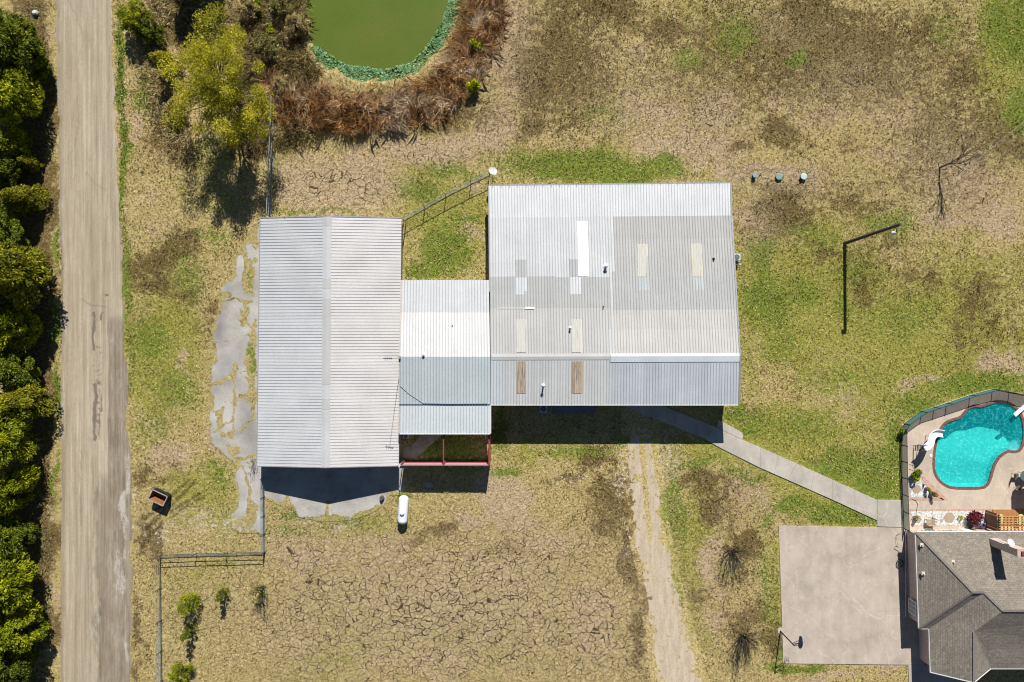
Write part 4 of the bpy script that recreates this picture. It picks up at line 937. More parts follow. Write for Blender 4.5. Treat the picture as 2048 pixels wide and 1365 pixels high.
def copy_tree(o, parent=None):
    c_ = o.copy(); C.objects.link(c_)
    if parent is not None: c_.parent = parent
    for ch in list(o.children): copy_tree(ch, c_)
    return c_
m_dish = plain('pale_dish', (.72, .72, .72), .4, .05)
def dish(loc, label, r=.4, tilt=(.5, 0, 0), mast=.5):
    t_ = thing('satellite_dish', label, 'satellite dish', loc); L = Vector(loc); mb = MB(); mb.tube(L, L + Vector((0, 0, mast)), .03); mb.build('mast', m_grey, t_)
    mb = MB(); R = Matrix.Rotation(tilt[0], 3, 'X') @ Matrix.Rotation(tilt[1], 3, 'Y'); c_ = L + Vector((0, 0, mast)); n = 20
    for k in range(3):
        r0, r1 = r * k / 3, r * (k + 1) / 3
        for i in range(n):
            a0, a1 = 2 * math.pi * i / n, 2 * math.pi * (i + 1) / n
            q = lambda rr, a: c_ + R @ Vector((rr * math.cos(a), rr * math.sin(a), .35 * rr * rr / r))
            pts = [q(r0, a0), q(r1, a0), q(r1, a1), q(r0, a1)] if k else [q(0, 0), q(r1, a0), q(r1, a1)]
            mb.face(pts); mb.face([p_ - Vector((0, 0, .02)) for p_ in pts[::-1]])
    mb.build('reflector', m_dish, t_); mb = MB(); mb.tube(c_ + R @ Vector((0, -r, .1)), c_ + R @ Vector((0, -.1, .45)), .015); mb.box(c_ + R @ Vector((0, -.1, .47)), (.08, .08, .12)); mb.build('feed_arm', m_grey, t_); return t_
dish((chim[0] - .15, chim[1] + .62, 4.4), 'white satellite dish fixed beside the brick chimney', .42, (-.5, .2, 0), 1.3)
dish(G(986, 352), 'white round dish on a thin post at the upper corner of the workshop', .48, (-.25, .35, 0), 1.9)

# ------------------------------------------------------------------ fences
def along(pts, d):
    out = []; 
    for a, b_ in zip(pts[:-1], pts[1:]):
        a = Vector(a); b_ = Vector(b_); L = (b_ - a).length; n = max(1, round(L / d)); out += [a.lerp(b_, k / n) for k in range(n)]
    return out + [Vector(pts[-1])]
def fence(name, label, px, h, spacing, rails, mesh=None, mat=m_darksteel, railmat=None, r=.035, stays=0, post_r=.045, posts=None, wr=.0018):
    pts = [G(*p) for p in px]; t_ = thing(name, label, 'fence', pts[0]); up = Vector((0, 0, 1))
    for p in (posts and [G(*q) for q in posts] or along(pts, spacing)): mb = MB(); mb.tube(p, p + up * (h + .05), post_r, post_r, 8); mb.build('post', mat, t_)
    for z in rails:
        mb = MB()
        for a, b_ in zip(pts[:-1], pts[1:]): mb.tube(a + up * z, b_ + up * z, r, r, 6)
        mb.build('rail', railmat or mat, t_)
    if stays:
        for p in along(pts, stays): mb = MB(); mb.tube(p, p + up * h, .015, .015, 5); mb.build('stay', mat, t_)
    if mesh == 'wire':
        mb = MB()
        for a, b_ in zip(pts[:-1], pts[1:]):
            L = (b_ - a).length; d = (b_ - a).normalized(); n = int(L / .12)
            for k in range(-int(h / .12), n):
                for s in (1, -1):
                    u0, u1, z0, z1 = k * .12, k * .12 + h, 0.03, h
                    if u0 < 0: z0 -= u0; u0 = 0
                    if u1 > L: z1 -= u1 - L; u1 = L
                    if u1 - u0 < .02: continue
                    if s < 0: u0, u1 = L - u0, L - u1
                    mb.tube(a + d * u0 + up * z0, a + d * u1 + up * z1, wr, wr, 3, cap=False)
        mb.build('wire_mesh', m_paleflat, t_)
    elif mesh:
        mb = MB()
        for a, b_ in zip(pts[:-1], pts[1:]): mb.face([a + up * .06, b_ + up * .06, b_ + up * h, a + up * h])
        mb.build('mesh_screen', mesh, t_)
    return t_
fence('chain_link_fence', 'chain-link fence running aslant between the barn and the workshop', [(808, 441), (850, 417), (892, 393.5), (942, 368), (979, 350.5)], 1.4, 2.6, [1.38, .08], 'wire', railmat=m_paleflat, posts=[(808, 441), (850, 417), (892, 393.5), (942, 368), (979, 350.5)])
fence('chain_link_fence', 'straight chain-link fence from the barn up to the dry reeds', [(551, 200), (546, 320), (541, 434)], 1.4, 2.4, [1.38, .7, .1], 'wire', railmat=m_paleflat, r=.05)
fence('pipe_fence', 'short run of pipe fence below the left corner of the barn', [(529, 955), (530, 1030), (530.5, 1103)], 1.35, 2.3, [1.32, .95, .6, .2], 'wire', railmat=m_paleflat, r=.03)
fence('pipe_fence', 'tall pipe fence along the roadside with wire infill, lower left', [(322, 1110), (323.5, 1240), (326, 1420)], 1.3, 3.0, [1.27, .8, .35], 'wire', railmat=m_paleflat, r=.03)
gate = fence('field_gate', 'three-railed steel pipe gate spanning the two lower left fences', [(323, 1109), (394, 1106.5), (455, 1105), (528.5, 1103)], 1.22, 3.6, [1.2, .78, .36], None, railmat=m_darksteel, r=.035, stays=1.9, posts=[(394, 1106.5), (455, 1105)])
gate['category'] = 'gate'
m_screen, t, b = newmat('pool_fence_screen'); b.inputs['Base Color'].default_value = (.03, .10, .11, 1); b.inputs['Roughness'].default_value = .6
n_ = t.noise(t.scale(t.pos(), (1, 1, 1)), 20, 2, .5); t.link(t.ramp(n_, [(.3, (.015, .12, .14)), (.7, (.06, .24, .25))]), b.inputs['Base Color'])
tr = t.new('ShaderNodeBsdfTransparent'); mx = t.new('ShaderNodeMixShader'); mx.inputs[0].default_value = .74; t.link(tr.outputs[0], mx.inputs[1]); t.link(b.outputs[0], mx.inputs[2]); t.link(mx.outputs[0], t.n['Material Output'].inputs[0])
fence('pool_fence', 'black mesh-screened pool fence bending round the deck', [(1807, 1057), (1803.5, 955), (1802, 858), (1808, 848), (1842, 823.5), (1892, 807), (1939, 791), (1984, 779), (2050, 792), (2150, 820)], 1.2, 1.95, [1.18, .08], m_screen, m_black, m_black, .03, 0, .05)

# ------------------------------------------------------------------ yard objects
def prop_tank():
    p0 = G(808, 991, .75); p1 = G(804.5, 1049, .75); r = .56; d = (p1 - p0).normalized(); L = (p1 - p0).length
    t_ = thing('propane_tank', 'white propane tank with rust streaks standing below the barn', 'propane tank', G(806, 1020)); mb = MB()
    prof = [(r * math.sin(a), r * .8 - r * .8 * math.cos(a)) for a in [k * math.pi / 16 for k in range(1, 9)]]
    prof = [(x, y) for x, y in prof]; rings = prof + [(x, L - y) for x, y in prof[::-1]]; sx = d.cross(Vector((0, 0, 1))).normalized(); uz = Vector((0, 0, 1)); n = 24; b = 0
    for rr, u in rings:
        for i in range(n): a = 2 * math.pi * i / n; mb.v.append(tuple(p0 + d * u + sx * (rr * math.cos(a)) + uz * (rr * math.sin(a))))
    for k in range(len(rings) - 1):
        for i in range(n): j = (i + 1) % n; mb.f.append((k * n + i, k * n + j, (k + 1) * n + j, (k + 1) * n + i)); mb.m.append(0); mb.t.append((1, 1, 1))
    for base, rev in ((0, False), ((len(rings) - 1) * n, True)):
        idx = [base + i for i in range(n)]; mb.f.append(tuple(idx[::-1] if not rev else idx)); mb.m.append(0); mb.t.append((1, 1, 1))
    m, t, b_ = newmat('tank_paint'); p = t.scale(t.pos(), (1, .35, 1)); f = t.noise(p, 3.2, 5, .7); t.link(t.mix(t.mapr(f, .66, .74), (.80, .82, .87), (.42, .22, .09)), b_.inputs['Base Color']); b_.inputs['Roughness'].default_value = .35
    mb.build('tank_shell', m, t_, smooth=True); c_ = p0.lerp(p1, .57)
    mb = MB(); mb.lathe(c_ + Vector((0, 0, r - .06)), [(.26, 0), (.26, .16), (.22, .24), (.10, .29), (.01, .3)], 18); mb.build('valve_dome', m_blackwhite, t_, smooth=False)
    for f in (.2, .8): q = p0.lerp(p1, f); mb = MB(); mb.box((q.x, q.y, .16), (.75, .18, .42)); mb.build('saddle_foot', m_grey, t_)
prop_tank()
def hopper():
    u = Vector((.903, -.43, 0)); v = Vector((-.43, -.903, 0)); c_ = G(326, 991, 0); c_ = Vector((c_.x, c_.y, 0)); h = 1.1; z0 = .12
    t_ = thing('steel_dumpster', 'open-topped black steel dumpster, rusty inside, near the road', 'dumpster', c_)
    L = .95; bk, ft_b, ft_t = -.55, .30, .68
    P = lambda a, b_, z: c_ + u * a + v * b_ + Vector((0, 0, z))
    out = [P(-L * .92, bk, z0), P(L * .92, bk, z0), P(L * .92, ft_b, z0), P(-L * .92, ft_b, z0), P(-L, bk, h), P(L, bk, h), P(L, ft_t, h), P(-L, ft_t, h)]
    w = .06; inn = [P(-L * .92 + w, bk + w, z0 + w), P(L * .92 - w, bk + w, z0 + w), P(L * .92 - w, ft_b - w, z0 + w), P(-L * .92 + w, ft_b - w, z0 + w), P(-L + w, bk + w, h), P(L - w, bk + w, h), P(L - w, ft_t - w, h), P(-L + w, ft_t - w, h)]
    mb = MB()
    for f in ((3, 2, 1, 0), (0, 1, 5, 4), (1, 2, 6, 5), (2, 3, 7, 6), (3, 0, 4, 7)):
        mb.face([out[i] for i in f], 0)
    mb.build('outer_shell', m_black, t_)
    mb = MB()
    for f in ((0, 1, 2, 3), (4, 5, 1, 0), (5, 6, 2, 1), (6, 7, 3, 2), (7, 4, 0, 3)): mb.face([inn[i] for i in f], 0)
    mb.build('rusty_liner', plain('orange_rust', (.27, .10, .038), .9, .4, 4, fine=.25), t_)
    mb = MB()
    for i in range(4): a, b2 = 4 + i, 4 + (i + 1) % 4; mb.beam((out[a] + inn[a]) / 2, (out[b2] + inn[b2]) / 2, .09, .06)
    mb.build('rim', plain('worn_grey_rim', (.30, .31, .32), .6, .3, 5), t_)
    for s in (-1, 1): mb = MB(); mb.beam(P(s * L * .6, bk, .06), P(s * L * .6, ft_b, .06), .12, .12); mb.build('skid', m_black, t_)
    mb = MB(); mb.beam(P(-.3, bk - .05, .75), P(.3, bk - .05, .75), .1, .12); mb.build('lift_bracket', m_black, t_)
hopper()
def lightpole():
    base = G(1689, 487); top = G(1802, 448.5, 8.7); t_ = thing('light_pole', 'tall leaning wooden pole with a lamp arm in the field', 'light pole', base)
    mb = MB(); mb.tube(base - Vector((0, 0, .2)), top, .20, .17, 12); mb.build('pole', plain('dark_creosote_wood', (.11, .075, .065), .9, .3, 5, stretch=(4, 4, .4)), t_)
    mb = MB(); a = base.lerp(top, .93); e = a + Vector((-.25, -.75, .15)); mb.tube(a, e, .03); mb.build('lamp_arm', m_grey, t_)
    mb = MB(); mb.lathe(e + Vector((0, 0, -.32)), [(.22, 0), (.20, .12), (.12, .22), (.06, .34)], 14); mb.build('lamp_head', plain('pale_blue_lamp', (.66, .72, .80), .35, .05), t_)
    mb = MB(); q = base.lerp(top, .79); mb.box(q + Vector((0, .16, 0)), (.1, .2, .12)); mb.build('insulator', m_blackwhite, t_); mb = MB(); q = base.lerp(top, .985); mb.box(q + Vector((.05, .1, 0)), (.12, .2, .12)); mb.build('insulator', m_blackwhite, t_)
    return top
ptop = lightpole()
m_wire = plain('bare_wire', (.34, .33, .31), .5, .2, 3)
def cable(name, label, a, b_, sag, r, mat, n=20):
    mb = MB(); pts = [Vector(a).lerp(Vector(b_), k / n) - Vector((0, 0, sag * 4 * (k / n) * (1 - k / n))) for k in range(n + 1)]
    mb.path(pts, r, 5); return tag(mb.build(name, mat), label, 'cable')
cable('service_wire', 'pale overhead wire running from the leaning pole across the field', ptop, G(2140, 170, 9.0), .5, .013, m_wire)
def roofmast():
    b_ = G(797.5, 715, ZR); t_ = thing('antenna_mast', 'tall thin antenna mast with small dark head where the barn meets the wing', 'antenna', b_)
    top = b_ + Vector((.0, -.05, 6.2)); mb = MB(); mb.tube(b_ - Vector((0, 0, .3)), top, .028, .018, 6); mb.build('mast_pole', m_dish, t_)
    mb = MB()
    for k, L in enumerate((.5, .42, .34, .26)): mb.tube(top + Vector((-.32 + .2 * k, -L / 2, .0)), top + Vector((-.32 + .2 * k, L / 2, 0)), .02, .02, 5)
    mb.tube(top + Vector((-.5, 0, 0)), top + Vector((.4, 0, 0)), .03, .03, 5); mb.build('antenna_head', plain('blue_black', (.015, .02, .06), .6, .2), t_)
    mb = MB(); mb.box(b_ + Vector((.12, 0, .12)), (.2, .3, .3)); mb.build('mast_base', m_grey, t_)
roofmast()
p_ = [G(800, 772, zz(800, 772) + .06), G(815, 786, zz(0, 786) + .05), G(846, 807, zz(0, 807) + .05), G(900, 808, zz(0, 808) + .05), G(974, 807.5, zz(0, 807.5) + .05)]
mb = MB(); mb.path(p_, .022, 6); tag(mb.build('roof_cable', m_grey), 'thin dark cable lying across the blue-grey wing roof', 'cable')

def acunit(loc, label, sx, sy, h, mat):
    t_ = thing('air_conditioner', label, 'air conditioner', loc); L = Vector(loc)
    mb = MB(); mb.box(L + Vector((0, 0, .04)), (sx + .25, sy + .25, .1)); mb.build('pad', plain('unit_pad', (.36, .35, .33), .9, .2), t_)
    mb = MB(); mb.box(L + Vector((0, 0, .09 + h / 2)), (sx, sy, h)); mb.build('casing', mat, t_, bevel=.03)
    mb = MB(); mb.lathe(L + Vector((0, 0, .09 + h + .002)), [(min(sx, sy) * .42, 0), (min(sx, sy) * .42, .02)], 20); f = mb.build('fan_grille', plain('dark_grille', (.08, .11, .14), .6, .3), t_)
    mb = MB()
    for k in range(6): a = math.pi * k / 6; d = Vector((math.cos(a), math.sin(a), 0)) * min(sx, sy) * .42; mb.beam(L + Vector((0, 0, .125 + h)) - d, L + Vector((0, 0, .125 + h)) + d, .02, .015)
    mb.build('grille_bars', m_grey, f)
m_acw = plain('pale_grey_enamel', (.58, .62, .64), .4, .06)
acunit(G(1469, 516.5), 'pale air conditioner standing against the right wall of the workshop', .82, .72, .75, m_acw)
acunit(G(1086, 817), 'blue-grey air conditioner on a pad in the shade below the workshop', .78, .78, .8, m_acw)
acunit(G(813, 871), 'small air conditioner tucked in the shaded courtyard corner', .66, .5, .6, m_acw)
mb = MB(); q = G(1468.5, 532, 0); mb.tube(q, q + Vector((0, 0, 2.0)), .04); mb.lathe(q + Vector((.22, 0, 1.1)), [(.1, 0), (.14, .06), (.1, .16), (.02, .2)], 12); mb.beam(q + Vector((0, 0, 1.15)), q + Vector((.22, 0, 1.15)), .05, .05)
tag(mb.build('utility_meter', m_whitetrim), 'white meter on a standpipe beside the pale air conditioner', 'meter')
slab('equipment_pad', [[(1105, 796), (1190, 796), (1190, 828), (1105, 829)]], plain('dark_old_pad', (.20, .20, .20), .9, .2, 2), .09)
def lid(px, py, r, h, col, label):
    p = G(px, py); t_ = thing('septic_riser', label, 'septic riser', p); mb = MB(); mb.lathe(p, [(r * .92, -.1), (r * .92, h)], 20); mb.build('riser_pipe', plain('riser_black_green', (.03, .06, .055), .7, .3), t_)
    mb = MB(); mb.lathe(p + Vector((0, 0, h)), [(r, 0), (r, .05), (r * .85, .08), (.05, .09)], 20)
    for k in range(6): a = math.pi * k / 3; mb.box(p + Vector((math.cos(a) * r * .8, math.sin(a) * r * .8, h + .075)), (.05, .05, .03))
    mb.build('lid', plain('lid_paint', col, .6, .15, 4, fine=.2), t_)
lid(1507.5, 353.5, .24, .34, (.22, .42, .62), 'small blue septic riser, one of three in a row')
lid(1557, 354.5, .40, .18, (.22, .36, .29), 'dull green septic lid in the middle of its row')
lid(1605.5, 354.5, .38, .28, (.50, .66, .64), 'pale mint septic lid on the dry cracked field')
def hoop():
    b_ = G(1560.5, 1262.5); t_ = thing('basketball_hoop', 'basketball hoop on a black pole at the court edge', 'basketball hoop', b_); h = 3.9; top = b_ + Vector((0, 0, h))
    mb = MB(); mb.tube(b_ - Vector((0, 0, .1)), top, .075, .065, 10); mb.build('pole', m_black, t_)
    bx = b_.x + .85; by = b_.y + .10; mb = MB()
    for z0, z1 in ((3.85, 3.55), (3.4, 3.1)):
        for s in (-.14, .14): mb.beam((b_.x, b_.y + s * .3, z0), (bx, by + s, z1), .045, .045)
    mb.build('support_arms', m_black, t_)
    mb = MB(); prof = []
    for k in range(13): a = math.pi * (k / 12); prof.append((-math.cos(a) * .68, 3.15 + math.sin(a) * .72))
    prof = [(.5, 2.85)] + prof[::-1] + [(-.5, 2.85)]; rz = math.radians(9); n = len(prof); nb_ = len(mb.v)
    ca, sa = math.cos(rz), math.sin(rz)
    for dx in (0, .06):
        for y, z in prof: mb.v.append((bx + .05 + dx * ca - y * -sa * 1 , by + y * ca + dx * sa, z))
    mb.f += [tuple(nb_ + i for i in range(n)), tuple(nb_ + n + i for i in reversed(range(n)))] + [(nb_ + (i + 1) % n, nb_ + i, nb_ + n + i, nb_ + n + (i + 1) % n) for i in range(n)]; mb.m += [0] * (n + 2); mb.t += [(1, 1, 1)] * (n + 2)
    mb.build('backboard', plain('navy_backboard', (.10, .12, .17), .5, .15), t_)
    c_ = Vector((bx + .40, by + .05, 3.05)); mb = MB(); pts = [c_ + Vector((.22 * math.cos(a), .22 * math.sin(a), 0)) for a in [2 * math.pi * k / 18 for k in range(19)]]; mb.path(pts, .014, 5); mb.build('rim', m_red, t_)
    mb = MB()
    for k in range(10): a = 2 * math.pi * k / 10; mb.tube(c_ + Vector((.22 * math.cos(a), .22 * math.sin(a), 0)), c_ + Vector((.13 * math.cos(a + .5), .13 * math.sin(a + .5), -.4)), .006, .006, 3); mb.tube(c_ + Vector((.22 * math.cos(a), .22 * math.sin(a), 0)), c_ + Vector((.13 * math.cos(a - .5), .13 * math.sin(a - .5), -.4)), .006, .006, 3)
    mb.build('net', m_blackwhite, t_)
    mb = MB(); mb.box((b_.x - .05, b_.y + .05, .02), (.5, .6, .08)); mb.build('footing', plain('footing_concrete', (.45, .41, .34), .9, .1), t_)
hoop()

# pool furniture
def slide():
    t_ = thing('pool_slide', 'white curved water slide at the left edge of the pool', 'pool slide', G(1845, 890)); ctr = [(1848, 896, 1.7), (1853, 893, 1.68), (1859, 886, 1.5), (1863, 874, 1.15), (1870, 867.5, .8), (1878, 866.5, .5), (1886, 868, .34)]
    mb = MB(); P = [G(*c_) for c_ in ctr]; Q = []
    for k in range(len(P) - 1):
        for j in range(4):
            f = j / 4; p0 = P[max(k - 1, 0)]; p1 = P[k]; p2 = P[k + 1]; p3 = P[min(k + 2, len(P) - 1)]
            Q.append(.5 * ((2 * p1) + (p2 - p0) * f + (2 * p0 - 5 * p1 + 4 * p2 - p3) * f * f + (3 * p1 - p0 - 3 * p2 + p3) * f ** 3))
    Q.append(P[-1]); prof = [(-.42, .22), (-.34, .22), (-.28, .02), (0, -.04), (.28, .02), (.34, .22), (.42, .22)]; low = [(x, z - .05) for x, z in prof]
    rows = []
    for k, q in enumerate(Q):
        d = (Q[min(k + 1, len(Q) - 1)] - Q[max(k - 1, 0)]); d.z = 0; d.normalize(); s = Vector((d.y, -d.x, 0)); rows.append(([q + s * x + Vector((0, 0, z)) for x, z in prof], [q + s * x + Vector((0, 0, z)) for x, z in low]))
    for (a, al), (b_, bl) in zip(rows[:-1], rows[1:]):
        for i in range(len(prof) - 1): mb.face([a[i], a[i + 1], b_[i + 1], b_[i]]); mb.face([al[i + 1], al[i], bl[i], bl[i + 1]])
        mb.face([al[0], a[0], b_[0], bl[0]]); mb.face([a[-1], al[-1], bl[-1], b_[-1]])
    mb.build('chute', plain('white_gelcoat', (.80, .80, .88), .3, .04), t_, smooth=False)
    top = Q[0]; foot = G(1826, 896); mb = MB()
    for s in (-.28, .28): mb.tube(foot + Vector((0, s, .05)), top + Vector((0, s, .15)), .025); mb.tube(top + Vector((0, s, .15)), top + Vector((.35, s, .5)), .02); mb.tube(top + Vector((-.45, s, .3)), top + Vector((.35, s, .5)), .02)
    for k in range(1, 6): q = foot.lerp(top, k / 6.); mb.beam(q + Vector((0, -.28, .1)), q + Vector((0, .28, .1)), .10, .03)
    mb.build('ladder', m_darksteel, t_)
    for c_ in (ctr[1], ctr[3]): q = G(*c_); mb = MB(); mb.tube((q.x, q.y, .05), (q.x, q.y, q.z - .04), .035); mb.build('leg', m_grey, t_)
slide()
def board():
    t_ = thing('diving_board', 'white diving board projecting over the deep end of the pool', 'diving board', G(2050, 815)); a = G(2029, 831, .55); b_ = G(2058, 806, .55); mb = MB(); mb.beam(a, b_, .45, .05); mb.build('plank', m_blackwhite, t_)
    mb = MB(); q = a.lerp(b_, .55); mb.beam(q - Vector((.2, .2, .04)), q + Vector((.2, .2, -.04)), .08, .05); 
    for s in (-1, 1): p = q + Vector((.16, .16, 0)) * s; mb.tube((p.x, p.y, .05), (p.x, p.y, .5), .03)
    mb.build('stand', m_grey, t_)
board()
# planting bed with white gravel, flagstones, brick edging
m_gravel, t, b = newmat('white_gravel'); p = t.pos(); v = t.new('ShaderNodeTexVoronoi'); v.inputs['Scale'].default_value = 9; t.link(p, v.inputs['Vector'])
sx = t.new('ShaderNodeSeparateColor'); t.link(v.outputs['Color'], sx.inputs[0]); t.link(t.ramp(sx.outputs[0], [(0, (.30, .28, .26)), (.4, (.58, .57, .54)), (1, (.80, .79, .76))]), b.inputs['Base Color']); b.inputs['Roughness'].default_value = .9; t.bump(v.outputs['Distance'], -.6, .05, b)
def sheet(name, polys, mat, z): mb = MB(); [mb.prism([g2(*q) for q in p], z - .04, z) for p in polys]; return tag(mb.build(name, mat), kind='structure')
sheet('gravel_bed', [[(1821, 1022), (1969, 1021), (1969, 1051), (1822, 1051)], [(1819, 947), (1843, 962), (1856, 980), (1862, 994), (1820, 995)]], m_gravel, .095)
sheet('brick_edging', [[(1819, 1018.5), (1985, 1017.5), (1985, 1021.5), (1819, 1022.3)], [(1842, 955), (1846, 952), (1895, 1000), (1885, 1000.5), (1862, 987)], [(1818, 995.5), (1882, 995.5), (1888, 1000.5), (1818, 1000.5)]], m_edge, .10)
m_flag = plain('tan_flagstone', (.42, .32, .23), .9, .15, 3, fine=.15)
def paver(px, py, r, label, lobes=6):
    p = G(px, py); pts = []
    for k in range(36): a = 2 * math.pi * k / 36; rr = r * (.86 + .14 * abs(math.cos(lobes * a / 2))); pts.append((p.x + rr * math.cos(a), p.y + rr * math.sin(a)))
    mb = MB(); mb.prism(pts, .05, .125); return tag(mb.build('stepping_stone', m_flag), label, 'stepping stone')
paver(1897.5, 1035, .62, 'large flower-shaped stepping stone in the white gravel below the pool')
paver(1834, 1038, .45, 'lobed tan stepping stone beside the yellow grass clump'); paver(1832, 978, .5, 'lobed tan stepping stone below the dark green spiky plant')
paver(1882, 1041, .19, 'small round reddish stone left of the flower-shaped stepping stone', 3)
def leaf_cloud(name, cen, size, mat, parent=None, tint=None, upbias=.6, aspect=.5, kind=None, dirs=None):
    n = len(cen); off = origin(parent); cen = np.asarray(cen, float) - np.array(off)
    nr = rng.normal(size=(n, 3)); nr[:, 2] = np.abs(nr[:, 2]) + upbias; nr /= np.linalg.norm(nr, axis=1)[:, None]
    a = rng.normal(size=(n, 3)) if dirs is None else dirs; u = a - nr * np.sum(a * nr, 1)[:, None]; u /= np.linalg.norm(u, axis=1)[:, None] + 1e-9; v = np.cross(nr, u)
    s = (size * (.6 + .8 * rng.random(n)))[:, None]
    co = np.stack([cen - u * s * .5, cen + v * s * aspect * .5, cen + u * s * .5, cen - v * s * aspect * .5], 1).reshape(-1, 3)
    q = np.arange(4 * n).reshape(n, 4); return raw_mesh(name, co, q, {}, mat, kind, parent, tint if tint is not None else rng.random(n))
def clump_pts(center, radii, n, shell=.55):
    d = rng.normal(size=(n, 3)); d /= np.linalg.norm(d, axis=1)[:, None]; r = shell + (1 - shell) * rng.random(n) ** .5
    return np.asarray(center) + d * r[:, None] * np.asarray(radii)
def shrub(name, label, px, py, r, h, n, mat, size, cat='shrub', group=None, pot=None, twigs=10, z0=.08, shell=.3):
    p = G(px, py); p.z = 0; t_ = thing(name, label, cat, p, group); zb = z0
    if pot: mb = MB(); mb.lathe(p + Vector((0, 0, z0)), [(pot * .7, 0), (pot, .32), (pot * 1.08, .36), (pot * .9, .36)], 14); mb.build('pot', plain('dark_pot', (.10, .07, .07), .7, .2), t_); zb += .3
    cs = []
    k = max(3, int(n / 120))
    for _ in range(k):
        a = rng.random() * 6.28; rr = r * .62 * math.sqrt(rng.random()); cz = zb + h * (.35 + .5 * rng.random())
        cs.append(clump_pts((p.x + rr * math.cos(a), p.y + rr * math.sin(a), cz), (r * .42, r * .42, h * .28), n // k, shell))
    P = np.concatenate(cs); z = P[:, 2]; tint = np.clip((z - zb) / h * .5 + rng.random(len(P)) * .6, 0, 1)
    leaf_cloud('foliage', P, size, mat, t_, tint); mb = MB()
    for _ in range(twigs): a = rng.random() * 6.28; e = p + Vector((math.cos(a) * r * .7, math.sin(a) * r * .7, zb + h * (.4 + .5 * rng.random()))); mb.tube(p + Vector((0, 0, zb - .1)), e, .018, .006, 5)
    mb.build('stems', m_twig, t_); return t_
shrub('spiky_shrub', 'dark green spiky shrub just inside the pool fence below the slide', 1832, 949, .85, .9, 900, m_leaf_green, .2)
shrub('potted_shrub', 'smaller olive potted shrub by the diagonal brick edging', 1850, 977, .36, .5, 260, m_leaf_olive, .1, pot=.2)
shrub('potted_shrub', 'larger orange-tipped potted shrub on the brick edging', 1860, 986, .48, .6, 380, leafmat('orange_leaf', [(0, (.09, .05, .01)), (.5, (.24, .16, .02)), (1, (.42, .22, .03))]), .11, pot=.24)
shrub('burgundy_shrub', 'feathery burgundy shrub in the white gravel bed', 1944, 1032, 1.05, 1.3, 1500, m_leaf_red, .2, shell=.1)
shrub('yellow_shrub', 'small yellow-green mound plant between flagstone and burgundy shrub', 1918, 1034, .36, .4, 260, m_leaf_yellow, .1)
shrub('grass_clump', 'yellow ornamental grass clump in the gravel by the pool fence', 1825, 1034, .42, .8, 360, m_straw, .18, 'plant')
shrub('fence_bush', 'dark bush growing over the outer corner of the pool fence', 1801, 862, .5, .9, 420, m_leaf_green, .14, z0=0)
def bench():
    p = G(1856, 1042); t_ = thing('garden_bench', 'small pale wooden garden bench with dark side on the gravel', 'bench', p); mw = plain('weathered_wood', (.40, .29, .20), .85, .2, 5)
    mb = MB()
    for k in range(5): mb.box(p + Vector((0, -.24 + .12 * k, .52)), (1.0, .10, .04))
    mb.build('seat', mw, t_); mb = MB(); mb.box(p + Vector((-.0, -.34, .8)), (1.0, .05, .5)); mb.build('backrest', mw, t_)
    for sx_ in (-.44, .44):
        for sy_ in (-.28, .24): mb = MB(); mb.box(p + Vector((sx_, sy_, .28)), (.07, .07, .46)); mb.build('leg', mw, t_)
bench()
def heron(px, py, label, col, s=1.0):
    p = G(px, py, .095); t_ = thing('garden_ornament', label, 'ornament', p); mb = MB(); mb.lathe(p, [(.10 * s, 0), (.14 * s, .12 * s), (.10 * s, .3 * s), (.05 * s, .42 * s), (.08 * s, .5 * s), (.02 * s, .58 * s)], 12); mb.build('body', plain('ornament_paint', col, .6, .2), t_); mb = MB(); mb.lathe(p - Vector((0, 0, .02)), [(.18 * s, 0), (.16 * s, .05)], 12); mb.build('plinth', m_flag, t_)
heron(1867, 1036, 'white and black garden ornament to the right of the wooden bench', (.5, .5, .52), 1.3); heron(1866, 1048, 'small brown garden ornament close to the house wall', (.30, .16, .10), .9); heron(1847, 968, 'grey ornament standing by the upper gravel corner', (.45, .45, .46), .9)
def wateringcan():
    p = G(1955, 1047, .095); t_ = thing('watering_can', 'bright blue watering can at the foot of the burgundy shrub', 'watering can', p); mbl = plain('blue_plastic', (.03, .34, .55), .4, .1); mb = MB(); mb.lathe(p, [(.24, 0), (.26, .3), (.2, .42), (.14, .44)], 16); mb.build('body', mbl, t_); mb = MB(); mb.tube(p + Vector((.2, 0, .12)), p + Vector((.5, .1, .5)), .045, .03); mb.lathe(p + Vector((.5, .1, .48)), [(.03, 0), (.09, .06)], 10); mb.build('spout', mbl, t_); mb = MB(); mb.path([p + Vector((-.2 * math.cos(a), 0, .42 + .2 * math.sin(a))) for a in [math.pi * k / 8 for k in range(9)]], .025); mb.build('handle', mbl, t_)
wateringcan()
mb = MB(); p = G(1962, 1051, .095); mb.lathe(p, [(.2, 0), (.27, .35), (.29, .38), (.24, .38), (.2, .3)], 14); tag(mb.build('flower_pot', plain('plum_pot', (.12, .05, .09), .6, .2)), 'empty plum flower pot right of the blue watering can', 'flower pot')
mb = MB(); p = G(1938, 1050, .095); mb.lathe(p, [(.28, 0), (.36, .18), (.38, .2), (.3, .2), (.26, .1)], 16); tag(mb.build('planter_bowl', m_darksteel), 'low dark bowl planter left of the blue watering can', 'planter')
